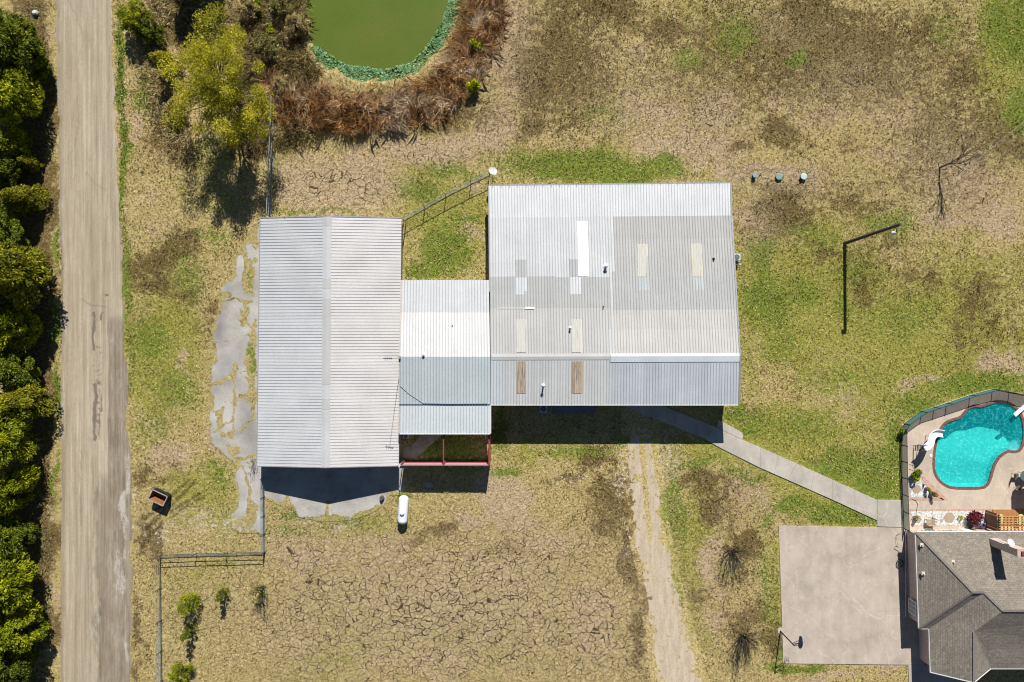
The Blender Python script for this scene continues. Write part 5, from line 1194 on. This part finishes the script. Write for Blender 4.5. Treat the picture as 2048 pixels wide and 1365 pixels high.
# pergola and deck
m_cedar = plain('orange_cedar', (.42, .19, .075), .7, .2, 3, stretch=(.5, 5, 1)); m_cedar2 = plain('honey_wood', (.50, .27, .10), .7, .2, 4)
def pergola():
    t_ = thing('pergola', 'slatted wooden pergola over the orange deck beside the house', 'pergola', G(2020, 1040)); z = 2.35
    X0, X1 = G(1999, 1040, z).x, 62.5; Y0, Y1 = G(2000, 1066, z).y + .25, G(2000, 1033, z).y; mb = MB(); y = Y1
    while y > Y0: mb.box(((X0 + X1) / 2, y, z + .12), (X1 - X0 + .3, .07, .10)); y -= .27
    mb.build('slats', m_cedar2, t_); mb = MB()
    for k in range(12): mb.box((X0 + .1 + k * .4, (Y0 + Y1) / 2, z), (.07, Y1 - Y0, .14))
    mb.build('rafters', m_cedar2, t_)
    for x, y in ((X0, Y0 + .1), (X0, Y1 - .1), (X1, Y0 + .1), (X1, Y1 - .1)): mb = MB(); mb.box((x, y, z / 2), (.11, .11, z)); mb.build('post', m_cedar2, t_)
    mb = MB(); mb.box((X0, (Y0 + Y1) / 2, z - .1), (.1, Y1 - Y0 + .3, .18)); mb.build('beam', m_darksteel, t_)
pergola()
def deck():
    mb = MB(); x = G(1984, 1040).x
    while x < 63: mb.box((x, (g2(0, 1019)[1] + g2(0, 1050)[1]) / 2, .16), (.135, g2(0, 1019)[1] - g2(0, 1050)[1], .09)); x += .142
    tag(mb.build('timber_deck', m_cedar), 'low deck of orange timber boards under the pergola', 'deck')
    mb = MB(); p0 = G(1970, 1021); p1 = G(1971, 1055); d = Vector((0, 0, 1.0))
    for k in range(14): q = p0.lerp(p1, (k + .5) / 14); mb.box(q + Vector((0, 0, .95)), (.04, .13, 1.75))
    t_ = thing('privacy_screen', 'brown vertical-board privacy screen at the left end of the deck', 'screen', p0); mb.build('boards', plain('brown_fence_board', (.22, .13, .08), .85, .3, 4), t_); mb = MB(); mb.beam(p0 + Vector((.06, 0, 1.9)), p1 + Vector((.06, 0, 1.9)), .16, .05); mb.build('cap_rail', m_cedar2, t_)
    for p in (p0, p1): mb = MB(); mb.box(p + Vector((.07, 0, .95)), (.1, .1, 1.9)); mb.build('post', m_darksteel, t_)
deck()
def chaise(px, py, col, label):
    p = G(px, py, .22); t_ = thing('lounge_chair', label, 'chair', p); mb = MB(); n = 14; pts = [(p.x + .38 * math.cos(a) + .12 * math.sin(a), p.y + .62 * math.sin(a)) for a in [2 * math.pi * k / n for k in range(n)]]; mb.prism(pts, .5, .58); mb.build('seat', plain('chair_fabric', col, .7, .1), t_)
    for s in (-1, 1):
        for q in (-1, 1): mb = MB(); mb.tube(p + Vector((.2 * s, .35 * q, 0)), p + Vector((.2 * s, .35 * q, .3)), .025); mb.build('leg', m_grey, t_)
chaise(1996, 1038, (.42, .60, .26), 'pale green oval lounge chair at the left side of the pergola'); chaise(2036, 1038, (.45, .62, .30), 'pale green oval lounge chair seen through the pergola slats')
def patio():
    p = G(2042, 950, .08); t_ = thing('patio_table', 'round glass patio table at the right edge of the pool deck', 'table', p); mb = MB(); mb.lathe(p + Vector((0, 0, .70)), [(.62, 0), (.62, .025)], 24); mb.build('tabletop', plain('dark_glass', (.10, .15, .16), .2, .15), t_)
    for k in range(4): a = math.pi / 4 + k * math.pi / 2; mb = MB(); mb.tube(p + Vector((.5 * math.cos(a), .5 * math.sin(a), 0)), p + Vector((.35 * math.cos(a), .35 * math.sin(a), .7)), .025); mb.build('leg', m_black, t_)
    def chair(px, py, rz, label):
        q = G(px, py, .08); c_ = thing('patio_chair', label, 'chair', q); d = Vector((math.cos(rz), math.sin(rz), 0)); s = Vector((-d.y, d.x, 0)); mb = MB(); mb.box(q + Vector((0, 0, .43)), (.5, .5, .05), rz); mb.build('seat', plain('chair_mesh', (.11, .10, .08), .8, .2), c_); mb = MB(); mb.hexa([q - d * .25 - s * .25 + Vector((0, 0, .45)), q - d * .25 + s * .25 + Vector((0, 0, .45)), q - d * .21 + s * .25 + Vector((0, 0, .45)), q - d * .21 - s * .25 + Vector((0, 0, .45)), q - d * .4 - s * .25 + Vector((0, 0, .98)), q - d * .4 + s * .25 + Vector((0, 0, .98)), q - d * .36 + s * .25 + Vector((0, 0, .98)), q - d * .36 - s * .25 + Vector((0, 0, .98))]); mb.build('backrest', plain('chair_mesh_back', (.13, .11, .09), .8, .2), c_)
        for a in (-.22, .22):
            for b_ in (-.22, .22): mb = MB(); mb.tube(q + d * a + s * b_, q + d * a + s * b_ + Vector((0, 0, .42)), .018); mb.build('leg', m_black, c_)
    chair(2032, 975, .9, 'dark mesh patio chair below the glass table'); chair(2027, 951, 0, 'dark mesh patio chair left of the glass table')
    u = G(2056, 958); t_ = thing('patio_umbrella', 'dark octagonal patio umbrella beyond the right edge, casting its shadow on the deck', 'umbrella', u); mb = MB(); c_ = Vector((u.x, u.y, 2.75))
    for k in range(8): a0, a1 = math.pi / 8 + k * math.pi / 4, math.pi / 8 + (k + 1) * math.pi / 4; mb.face([c_, c_ + Vector((1.75 * math.cos(a0), 1.75 * math.sin(a0), -.5)), c_ + Vector((1.75 * math.cos(a1), 1.75 * math.sin(a1), -.5))])
    mb.build('canopy', plain('dark_canvas', (.06, .06, .06), .9, .2), t_); mb = MB(); mb.tube((u.x, u.y, .08), (u.x, u.y, 2.75), .03); mb.build('pole', m_grey, t_)
patio()
# hoses
m_hose = plain('green_hose', (.05, .07, .045), .6, .3)
mb = MB(); c_ = G(1798, 1126); mb.path([Vector((c_.x + (.38 - .01 * (k / 20)) * math.cos(k * .33) + .03 * math.sin(k), c_.y + .42 * math.sin(k * .33), .1 + .004 * k)) for k in range(60)], .022, 6); mb.path([G(1795, 1112, .1), G(1797, 1103, .1), G(1788, 1098, .1), G(1792, 1092, .1), G(1797, 1095, .1)], .02, 5)
tag(mb.build('garden_hose', m_hose), 'dark garden hose coiled on the driveway by the house wall', 'hose')
mb = MB(); mb.path([G(*p, .3) for p in [(1804, 1064), (1795, 1068), (1793, 1078), (1796, 1090)]], .02, 6); tag(mb.build('hanging_hose', plain('olive_hose', (.22, .18, .06), .6, .3)), 'olive hose looping from the corner tap of the house', 'hose')
mb = MB(); mb.path([G(*p, .12) for p in [(1823, 998), (1832, 1002), (1836, 1010), (1833, 1020), (1834, 1030)]], .02, 6); tag(mb.build('deck_hose', m_hose), 'thin hose winding across the pool deck by the fence', 'hose')
mb = MB(); p = G(1862, 912, .075); mb.lathe(p, [(.18, 0), (.16, .03)], 14); tag(mb.build('drain_cover', m_whitetrim), 'small white round drain cover on the deck left of the pool', 'drain cover')
# loose stones in the shade of the barn
def stone(px, py, sx_, sy_, h, label, col=(.36, .35, .34), rz=.2):
    p = G(px, py); mb = MB(); n = 9; r_ = random.Random(int(px)); base = [(sx_ * math.cos(2 * math.pi * k / n) * (.8 + .3 * r_.random()), sy_ * math.sin(2 * math.pi * k / n) * (.8 + .3 * r_.random())) for k in range(n)]
    mb.prism([(p.x + x, p.y + y) for x, y in base], -.05, h * .7); mb.prism([(p.x + x * .75, p.y + y * .75) for x, y in base], h * .7 - .002, h)
    return tag(mb.build('stone', plain('pale_stone', col, .9, .2, 4)), label, 'stone')
stone(857, 970, .55, .34, .14, 'wide flat pale slab lying in the barn shadow'); stone(880, 969, .22, .2, .12, 'small pale stone right of the flat slab in the shadow'); stone(73, 27, .35, .28, .4, 'white boulder at the verge near the top of the road', (.62, .62, .6)); stone(764, 996, .28, .3, .45, 'dark stump by the edge of the concrete apron', (.10, .09, .08))

# ------------------------------------------------------------------ vegetation
def limbs(mb, p, d, L, r, depth, spread=.6, up_=.15, n=6, out=None):
    q = p + d * L; mb.tube(p, q, r, r * .66, n if depth > 1 else 4, cap=False)
    if out is not None: out.append((q, depth))
    if depth <= 0: return
    for _ in range(random.choice((2, 3)) if depth > 1 else random.choice((2, 3, 3))):
        nd = (d + Vector((random.uniform(-1, 1), random.uniform(-1, 1), random.uniform(-.6, .8))) * spread + Vector((0, 0, up_))).normalized(); limbs(mb, q, nd, L * random.uniform(.62, .9), r * .62, depth - 1, spread, up_, n, out)
def tree_mesh(seed, R, z0, z1, nclump, nleaf, size, mat, bark, cone=False, shell=.45, gap=0.0, droop=False):
    """builds trunk and crown meshes about the origin"""
    global rng
    rng = np.random.default_rng(seed); r_ = random.Random(seed); P = []; T = []
    mb = MB(); mb.tube((0, 0, -.2), (r_.uniform(-.2, .2), r_.uniform(-.2, .2), z0 + (z1 - z0) * .45), .10 + R * .035, .08, 8)
    for k in range(nclump):
        f = (k + .5) / nclump; a = k * 2.4 + r_.uniform(-.5, .5); zc_ = z0 + (z1 - z0) * (f if not cone else f ** 1.15) * r_.uniform(.85, 1.08); prof = (math.sin(math.pi * min(.98, .12 + f * .83)) ** .7) if not cone else (1.05 - f) ** .75
        rr = R * prof * (.35 + .65 * math.sqrt(r_.random())) * .8; c_ = (rr * math.cos(a), rr * math.sin(a), zc_); cr = R * r_.choice((.13, .17, .2, .26, .36)) * (.85 + .3 * r_.random())
        mb.tube((0, 0, max(.3, zc_ - rr * .7)), c_, .05, .015, 5, cap=False)
        pts = clump_pts(c_, (cr, cr, cr * .75), nleaf, shell); P.append(pts); base = .27 + .40 * r_.random()
        T.append(np.clip(base + (pts[:, 2] - c_[2]) / cr * .18 + (rng.random(nleaf) - .5) * .6, 0, 1))
    P = np.concatenate(P); T = np.concatenate(T); out_d = P.copy(); out_d[:, 2] = -abs(out_d[:, 2]) * .3 if droop else out_d[:, 2] * .3; out_d += rng.normal(size=P.shape) * .8
    cr_o = leaf_cloud('crown', P, size, mat, None, T, .5, .34, dirs=out_d); tr_o = mb.build('trunk', bark); m1, m2 = cr_o.data, tr_o.data
    D.objects.remove(cr_o); D.objects.remove(tr_o); return m1, m2
def place_tree(name, label, meshes, px, py, z, sc=1.0, rz=0.0, group=None, cat='tree', szs=1.0, sq=1.0):
    g = G(px, py, z); t_ = thing(name, label, cat, (g.x, g.y, -.02), group); t_.rotation_euler = (0, 0, rz); t_.scale = (sc * sq, sc / sq, sc * szs)
    for nm, me in zip(('crown', 'trunk'), meshes): o_ = D.objects.new(nm, me); C.objects.link(o_); o_.parent = t_
    return t_
cedarA = tree_mesh(101, 2.9, .8, 5.6, 74, 300, .31, m_leaf_olive, m_bark); cedarB = tree_mesh(102, 2.9, .8, 5.8, 74, 300, .30, m_leaf_green, m_bark); brightA = tree_mesh(103, 2.9, .8, 5.6, 74, 310, .29, m_leaf_bright, m_bark); brightB = tree_mesh(104, 2.7, .6, 4.8, 70, 310, .29, m_leaf_bright, m_bark); cedarC = tree_mesh(105, 2.3, .5, 4.8, 54, 280, .30, m_leaf_olive, m_bark, True)
ROW = [('deep green tree at the top left corner of the roadside row', cedarB, 28, 95, 3.4, 1.15, 0.3), ('bright yellow-green tree in the upper roadside row', brightA, 22, 185, 3.6, 1.1, 1.9), ('small bright tree under the large yellow-green one, at the frame edge', brightB, 12, 282, 3.2, .8, 2.5),
       ('dark green tree leaning over the verge by the upper road', cedarB, 72, 130, 2.6, .62, 1.1), ('small isolated olive cedar with feathery branches near the road', cedarC, 45, 395, 3.0, .95, .6), ('tiny olive sapling in the dark gap of the roadside row', cedarC, 58, 322, 2.0, .42, 2.6),
       ('broad golden-olive cedar beside the middle of the road', cedarA, 40, 548, 3.3, 1.0, .2), ('green cedar with bare grey twigs on top in the roadside row', brightB, 45, 660, 3.0, .85, 4.0), ('shaded dark cedar just under the twig-topped one', cedarB, 35, 735, 3.0, .85, 2.2),
       ('tall olive cedar left of the dark tyre marks in the road', cedarA, 42, 810, 3.4, .95, 3.3), ('bright green tree at the frame edge, lower middle of the row', brightA, 8, 880, 3.6, .95, 5.1), ('mid-green rounded tree opposite the dumpster', brightB, 25, 985, 3.4, 1.05, .8),
       ('large bright green tree opposite the pipe gate', brightA, 32, 1170, 3.5, 1.05, 2.9), ('dense vivid green tree lower in the roadside row', brightB, 38, 1255, 3.4, 1.05, 1.2), ('dark green tree filling the gap above the golden-olive cedar', cedarB, 16, 465, 3.2, .85, 2.0), ('dull olive tree at the frame edge below the golden-olive cedar', cedarA, 6, 610, 3.2, .75, 1.4), ('deep green tree in the wide dark gap above the vivid lower trees', cedarB, 10, 1080, 3.2, .85, .5), ('dark tree in shade between the two rounded lower trees', cedarB, 52, 1070, 2.4, .5, 3.9), ('dark green tree at the frame edge in the upper row', cedarB, 2, 345, 3.0, .7, 1.2),
       ('dark-based green tree at the bottom left corner', cedarB, 30, 1345, 3.4, 1.1, 4.4)]
for lb, ms, px, py, z, sc, rz in ROW: place_tree('roadside_tree', lb, ms, px - 14 + random.Random(py).uniform(-9, 9), py, z, sc * random.Random(py + 1).uniform(1.02, 1.32), rz, 'trees along the left of the road', 'tree', random.Random(py + 2).uniform(.85, 1.25), random.Random(py + 3).uniform(.86, 1.2))
def willow_mesh():
    global rng
    rng = np.random.default_rng(120); r_ = random.Random(120); P = []; T = []; k_ = .0519; mb = MB()
    lobes = [(18, -52, 62, 58, 8.2, 15), (-8, -12, 72, 46, 8.0, 17), (42, 0, 52, 60, 7.4, 13), (42, 62, 58, 44, 6.6, 15), (2, 70, 40, 34, 5.6, 7), (-46, 28, 44, 52, 5.2, 9), (20, -100, 22, 26, 7.6, 4)]
    mb.tube((.2, .2, -.2), (.15, .1, 2.2), .26, .20, 8)
    forks = []
    for k in range(5): a = k * 1.26 + .4; e = Vector((1.3 * math.cos(a), 1.3 * math.sin(a), 4.6)); forks.append(e); mb.tube((.15, .1, 2.1), e, .15, .09, 6)
    for lx, ly, rx, ry, z, n in lobes:
        for _ in range(n):
            a = r_.uniform(0, 6.28); q = math.sqrt(r_.random()); x = (lx + rx * q * math.cos(a)) * k_; y = -(ly + ry * q * math.sin(a)) * k_; zc_ = z + r_.uniform(-1.5, 1.4) - q * .8; cr = r_.uniform(.65, 1.3); nl = int(430 * cr)
            f = min(forks, key=lambda e: (e - Vector((x, y, zc_))).length); mid = f.lerp(Vector((x, y, zc_)), .5) + Vector((0, 0, .3)); mb.tube(f, mid, .06, .035, 5, cap=False); mb.tube(mid, (x, y, zc_), .035, .012, 4, cap=False)
            pts = clump_pts((x, y, zc_), (cr, cr, cr * .7), nl, .05); P.append(pts); base = .42 + .38 * r_.random(); T.append(np.clip(base + (pts[:, 2] - zc_) / cr * .15 + (rng.random(nl) - .5) * .5, 0, 1))
    P = np.concatenate(P); T = np.concatenate(T); dd = rng.normal(size=P.shape); dd[:, 2] = -abs(dd[:, 2]) * .6
    c_ = leaf_cloud('crown', P, .18, m_leaf_yellow, None, T, .9, .42, dirs=dd); t_ = mb.build('trunk', m_bark); m1, m2 = c_.data, t_.data; D.objects.remove(c_); D.objects.remove(t_); return m1, m2
place_tree('willow_tree', 'large airy yellow-green willow between the road and the pond', willow_mesh(), 424, 168, 7.2, 1.08, 0)
yb = tree_mesh(121, 1.6, .6, 3.8, 22, 240, .24, m_leaf_yellow, m_bark, True, shell=.15); place_tree('yellow_tree', 'small pointed yellow tree left of the big willow', yb, 322, 118, 2.4, 1.0, 0)
gb = tree_mesh(122, 2.2, .4, 3.2, 40, 160, .22, m_leaf_bright, m_bark, shell=.05); place_tree('green_bush', 'bright green bush by the road at the upper left', gb, 266, 34, 1.8, 1.0, 0, cat='bush'); place_tree('green_bush', 'dark half-shaded bush below the bright green roadside bush', tree_mesh(123, 1.7, .4, 2.6, 18, 220, .26, m_leaf_green, m_bark), 300, 62, 1.5, 1.0, 1.0, cat='bush')
brA = tree_mesh(141, 1.5, .2, 1.9, 26, 120, .22, m_brush, m_twig, shell=.05); brB = tree_mesh(142, 1.5, .2, 2.0, 26, 120, .20, leafmat('olive_brush_leaf', [(0, (.08, .07, .02)), (.5, (.27, .25, .07)), (1, (.52, .47, .20))], .35), m_twig, shell=.05)
for lb, ms, px, py, sc in (('straw-brown bush at the top edge right of the willow', brA, 500, 20, 1.1), ('olive bush in the brush midway between willow and pond', brB, 535, 95, 1.15), ('straw-brown bush leaning over the left bank of the pond', brA, 592, 48, 1.1), ('olive bush under the right side of the willow crown', brB, 515, 205, 1.0), ('straw-brown bush left of the willow, above its shadow', brA, 352, 215, 1.0), ('olive bush at the top of the left pond bank', brB, 560, 12, 1.1), ('low straw-brown bush beside the top of the straight fence', brA, 560, 168, .9)):
    place_tree('brush_bush', lb, ms, px, py, .9, sc, px * .37, 'bushes in the brush beside the pond', 'bush')
place_tree('shade_tree', 'dense tree just beyond the upper frame edge whose shadow darkens the brush', cedarB, 375, -88, 4.0, 1.1, 0.0)
GRP = 'young shrubs in the lower left field'
def bare(name, label, px, py, n, h, spread, mat, lean=(0, 0, 0), leaves=0, cat='shrub', single=False, r=.03, seed=1, depth=3):
    random.seed(seed); p = G(px, py); t_ = thing(name, label, cat, p); mb = MB(); ends = []
    if single: limbs(mb, p - Vector((0, 0, .1)), (Vector((0, 0, 1)) + Vector(lean)).normalized(), h * .32, r, depth, spread, .12, 6, ends)
    else:
        for k in range(n): a = random.uniform(0, 6.28); q_ = spread * random.uniform(.15, 1.1); rb = random.uniform(0, .32); d = Vector((math.cos(a) * q_, math.sin(a) * q_, 1)).normalized(); limbs(mb, p + Vector((rb * math.cos(a), rb * math.sin(a), -.05)), d, h * .34 * random.uniform(.7, 1.2), r, 2, .45, .1, 5, ends)
    mb.build('branches', mat, t_)
    if leaves:
        E = [e for e, d in ends if d <= 1]; P = np.array([E[i % len(E)] for i in range(leaves)]) + np.random.default_rng(seed).normal(size=(leaves, 3)) * .12; leaf_cloud('foliage', P, .13, m_leaf_bright if leaves > 60 else m_leaf_olive, t_)
    return t_
sapA = tree_mesh(131, 1.35, .3, 3.3, 30, 110, .17, m_leaf_bright, m_twig, shell=.02); sapB = tree_mesh(132, 1.0, .3, 3.0, 24, 85, .16, m_leaf_green, m_twig, True, shell=.02)
for lb, ms, px, py, sc, rz in (('largest bright-leaved shrub of the lower left field, near the gate', sapA, 379, 1204, 1.0, 0), ('middle shrub of the column beside the pipe fence', sapB, 377, 1266, 1.0, 2), ('bushy green shrub at the bottom edge near the pipe fence', sapA, 366, 1342, 1.08, 4), ('slim green shrub alone between two others in the lower left field', sapB, 443, 1192, .85, .7)):
    place_tree('young_shrub', lb, ms, px, py, 1.2, sc, rz, GRP, 'shrub')
bare('young_shrub', 'thin nearly leafless shrub, rightmost in the lower left field', 527, 1176, 20, 3.0, .42, m_twig, leaves=200, seed=4, r=.036)['group'] = GRP
bare('bare_shrub', 'leafless grey shrub left of the court, higher of two', 1464, 1104, 44, 2.9, .9, m_twig, seed=5, leaves=40, r=.028); bare('bare_shrub', 'larger leafless shrub level with the basketball hoop', 1486, 1274, 52, 3.4, .8, m_twig, seed=6, leaves=80, r=.030)
bare('dead_tree', 'bare dead tree with bleached crooked branches in the right field', 1879, 336, 1, 4.3, .52, m_deadbark, (.12, .06, 0), 0, 'tree', True, .12, 11, 5)
bare('spiky_weed', 'tall spindly weed at the lower left corner of the barn', 508, 922, 8, 1.7, .5, m_twig, leaves=80, cat='plant', seed=8, r=.02)

def blades(name, label, cat, P, L, lean, mat, wd=.05, tint=None, kind='stuff', dirs=None):
    global rng
    n = len(P); a = rng.random(n) * 2 * math.pi if dirs is None else dirs; le = lean * (.4 + 1.0 * rng.random(n)); d = np.stack([np.cos(a) * np.sin(le), np.sin(a) * np.sin(le), np.cos(le)], 1); l = L * (.5 + .8 * rng.random(n)); mid = P + d * (l * .55)[:, None]
    le2 = np.minimum(le + .5, 1.5); d2 = np.stack([np.cos(a) * np.sin(le2), np.sin(a) * np.sin(le2), np.cos(le2)], 1); tip = mid + d2 * (l * .45)[:, None]; b_ = a + math.pi / 2 + rng.normal(size=n) * .5; s = np.stack([np.cos(b_), np.sin(b_), np.zeros(n)], 1) * wd * .5
    co = np.stack([P - s, P + s, mid + s * .9, tip, mid - s * .9], 1).reshape(-1, 3); q = np.arange(5 * n).reshape(n, 5)
    o_ = raw_mesh(name, co, q, {}, mat, kind, None, tint if tint is not None else rng.random(n)); return tag(o_, label, cat)
rng = np.random.default_rng(55)
def scatter(n, x0, x1, y0, y1, prob):
    px = rng.uniform(x0, x1, n * 4); py = rng.uniform(y0, y1, n * 4); k = rng.random(n * 4) < prob(px, py); px, py = px[k][:n], py[k][:n]
    X, Y = (px - NX) / S, (NY - py) / S; return px, py, np.stack([X, Y, ground_z(X, Y)], 1)
RING = [(548, 195), (590, 214), (660, 224), (740, 230), (810, 222), (880, 190), (925, 140), (955, 80), (975, 10), (985, -60)]
def pr(px, py): d = dist_poly(px, py, RING); return np.clip(1.15 - d / 42, 0, 1) * (.25 + .75 * (fbm(px, py, 22, 71) > .42))
px, py, P = scatter(36000, 530, 1010, -60, 300, pr)
tn = np.clip(fbm(px, py, 26, 72) * 1.7 - .27 + (rng.random(len(px)) - .5) * .55, 0, 1)
swirl = rng.random(len(px)) * 6.28 * .34 + fbm(px, py, 34, 75) * 6.28 * 2.2
up_ = (rng.random(len(px)) < .22) | (py > 262)
P[:, 2] += rng.random(len(P)) * .35
blades('reed_bed', 'band of orange-brown dry reeds bent round the lower side of the pond', 'reeds', P, 1.6, np.where(up_, .35, 1.2), m_reed, .033, tn, dirs=swirl)
def pb(px, py): d = np.minimum(dist_poly(px, py, [(560, -40), (570, 40), (560, 100), (590, 150)]), dist_poly(px, py, [(505, 60), (520, 180), (530, 260), (600, 250)])); return np.clip(1.2 - d / 46, 0, 1) * (.3 + .7 * (fbm(px, py, 26, 73) > .45))
px, py, P = scatter(24000, 470, 650, -60, 300, pb); blades('dry_brush', 'tangled dry brush between the willow and the pond', 'brush', P, 1.15, np.where(rng.random(len(px)) < .2, .5, 1.2), m_brush, .034, np.clip(fbm(px, py, 22, 74) * 1.6 - .4 + (rng.random(len(px)) - .5) * .5, 0, 1))
def pv(px, py): d = np.minimum(dist_poly(px, py, [(330, 190), (350, 260), (370, 300)]), dist_poly(px, py, [(300, 90), (310, 180), (330, 230)])); d = np.minimum(d, dist_poly(px, py, [(330, 10), (400, 40), (470, 30)]) - 10); return np.clip(1.1 - d / 34, 0, 1)
px, py, P = scatter(4200, 260, 520, -30, 330, pv); blades('thicket_grass', 'rough brown grass thicket under the willow', 'grass', P, .75, 1.05, m_brush, .045)
def pw(px, py):
    d = sdf(px, py, POND); w = (3 + 40 * fbm(px, py, 40, 85) ** 2 * 2.0) + 26 * np.clip(np.exp(-((px - 870) / 45) ** 2) + np.exp(-((px - 700) / 90) ** 2) * .85 + .15, 0, 1.2) * (.6 + .8 * fbm(px, py, 30, 81)); return ((d > -5 - 6 * fbm(px, py, 16, 82)) & (d < w)) * (.12 + .88 * (fbm(px, py, 16, 83) > .43)) * (py > -40) * ((px > 640) | (py > 92))
px, py, P = scatter(20000, 590, 960, -40, 200, pw); P[:, 2] = -.33 + rng.random(len(P)) * .22
o = leaf_cloud('water_weed', P, .26, m_weed, None, np.clip(fbm(px, py, 12, 84) * 1.3 - .25 + rng.random(len(px)) * .4, 0, 1), 1.2, .7, 'stuff'); tag(o, 'mint green waterweed fringing the pond edge', 'waterweed')
def pg(px, py): return np.clip(blobs(px, py, [(243, 150, 8, 120, 1), (246, 300, 8, 60, .9), (250, 440, 8, 90, .6), (258, 600, 10, 90, .3), (118, 500, 7, 50, .9), (119, 640, 8, 70, .9), (116, 790, 8, 70, .8), (113, 960, 8, 70, .5), (282, 190, 12, 40, .5)], 91, 8) - .2, 0, 1)
px, py, P = scatter(6500, 95, 300, 60, 1050, pg); blades('verge_grass', 'strips of green grass along both edges of the road', 'grass', P, .35, .7, m_grassb, .05)
def ps(px, py): return np.clip(blobs(px, py, [(82, 200, 18, 180, .8), (95, 640, 12, 160, .4), (92, 1050, 14, 330, .8), (70, 20, 30, 20, .9)], 92, 10) - .15, 0, 1)
px, py, P = scatter(4000, 40, 125, -20, 1365, ps); blades('straw_grass', 'dry straw grass between the trees and the road', 'grass', P, .45, .8, m_straw, .05)
for (px_, py_, lb, r_, h_) in ((518, 18, 'pale green weed clump in the brush left of the pond, upper one', .8, 1.2), (545, 62, 'pale green weed clump in the brush left of the pond, lower one', .7, 1.1), (955, 98, 'bright green clump high in the reeds right of the pond', .9, 1.6), (950, 178, 'bright green clump at the lower right end of the reeds', 1.0, 1.6)): shrub('green_clump', lb, px_, py_, r_, h_, 700, m_leaf_bright, .22, 'bush', z0=0)

def open_ground(px, py):
    ok = ~(inside(px, py, [(518, 446), (812, 446), (806, 928), (530, 928)]) | inside(px, py, [(975, 380), (1450, 372), (1452, 815), (978, 815)]) | inside(px, py, [(800, 566), (980, 566), (980, 870), (800, 870)]))
    ok &= (px > lerp_edge(RR, py) + 3) & (sdf(px, py, DECK) > 6) & ~inside(px, py, [(1553, 1048), (2100, 1048), (2100, 1400), (1816, 1400), (1816, 1332), (1562, 1331)]) & (sdf(px, py, POND) > 20)
    ok &= (dist_poly(px, py, [(1260, 805), (1432, 873), (1600, 948), (1800, 1030)]) > 30) & ~((px > tline(TL_, py)) & (px < tline(TR_, py)) & (py > 850)) & (sdf(px, py, SLAB1) > 2)
    return ok
def field(n, prob):
    px = rng.uniform(225, 2060, n); py = rng.uniform(-10, 1375, n); X, Y = (px - NX) / S, (NY - py) / S; k = open_ground(px, py); px, py, X, Y = px[k], py[k], X[k], Y[k]; m = {a: GA[a](X, Y) for a in ('green', 'dark', 'bare', 'crack', 'lush', 'rut', 'pale')}
    k = rng.random(len(px)) < prob(px, py, m); return px[k], py[k], np.stack([X[k], Y[k], np.full(k.sum(), -.02)], 1), {a: v[k] for a, v in m.items()}
m_meadow = leafmat('meadow_straw', [(0, (.085, .06, .022)), (.33, (.30, .23, .09)), (.65, (.58, .47, .22)), (1, (.76, .65, .39))], .35)
m_olive = leafmat('meadow_olive', [(0, (.08, .068, .018)), (.33, (.285, .255, .055)), (.65, (.54, .475, .135)), (1, (.76, .66, .29))], .35)
px, py, P, m = field(150000, lambda px, py, m: np.clip(.75 - .5 * m['bare'] - .35 * m['crack'] + .25 * m['dark'], .08, 1) * np.clip(1 - 1.6 * m['rut'], 0, 1) * np.clip(1.15 - 2.0 * m['pale'] * (fbm(px, py, 12, 111) > .45), .05, 1))
tn = np.clip(.28 + .5 * rng.random(len(px)) + (fbm(px, py, 30, 95) - .5) * .8 - .42 * np.clip(m['dark'] * 1.3, 0, 1), 0, 1)
ol = rng.random(len(px)) < np.clip(m['lush'] * 1.05 + .30 + (fbm(px, py, 70, 99) - .5) * 1.4, .03, .93)
blades('meadow_grass', 'short dry straw-coloured meadow grass covering the fields', 'grass', P[~ol], .26, 1.0, m_meadow, .085, tn[~ol])
blades('olive_grass', 'olive half-dry grass covering the right field and the strip by the road', 'grass', P[ol], .26, 1.0, m_olive, .085, tn[ol])
px, py, P, m = field(150000, lambda px, py, m: np.clip(m['green'] * 1.0 - .24 + (fbm(px, py, 26, 97) - .5) * 1.5, 0, 1))
blades('lawn_grass', 'green grass growing in patches around the buildings', 'grass', P, .22, 1.0, leafmat('lawn_blade', [(0, (.05, .08, .009)), (.5, (.175, .23, .027)), (1, (.40, .41, .09))], .35), .085, np.clip(.2 + .6 * rng.random(len(px)) + (fbm(px, py, 30, 98) - .5) * .6, 0, 1))
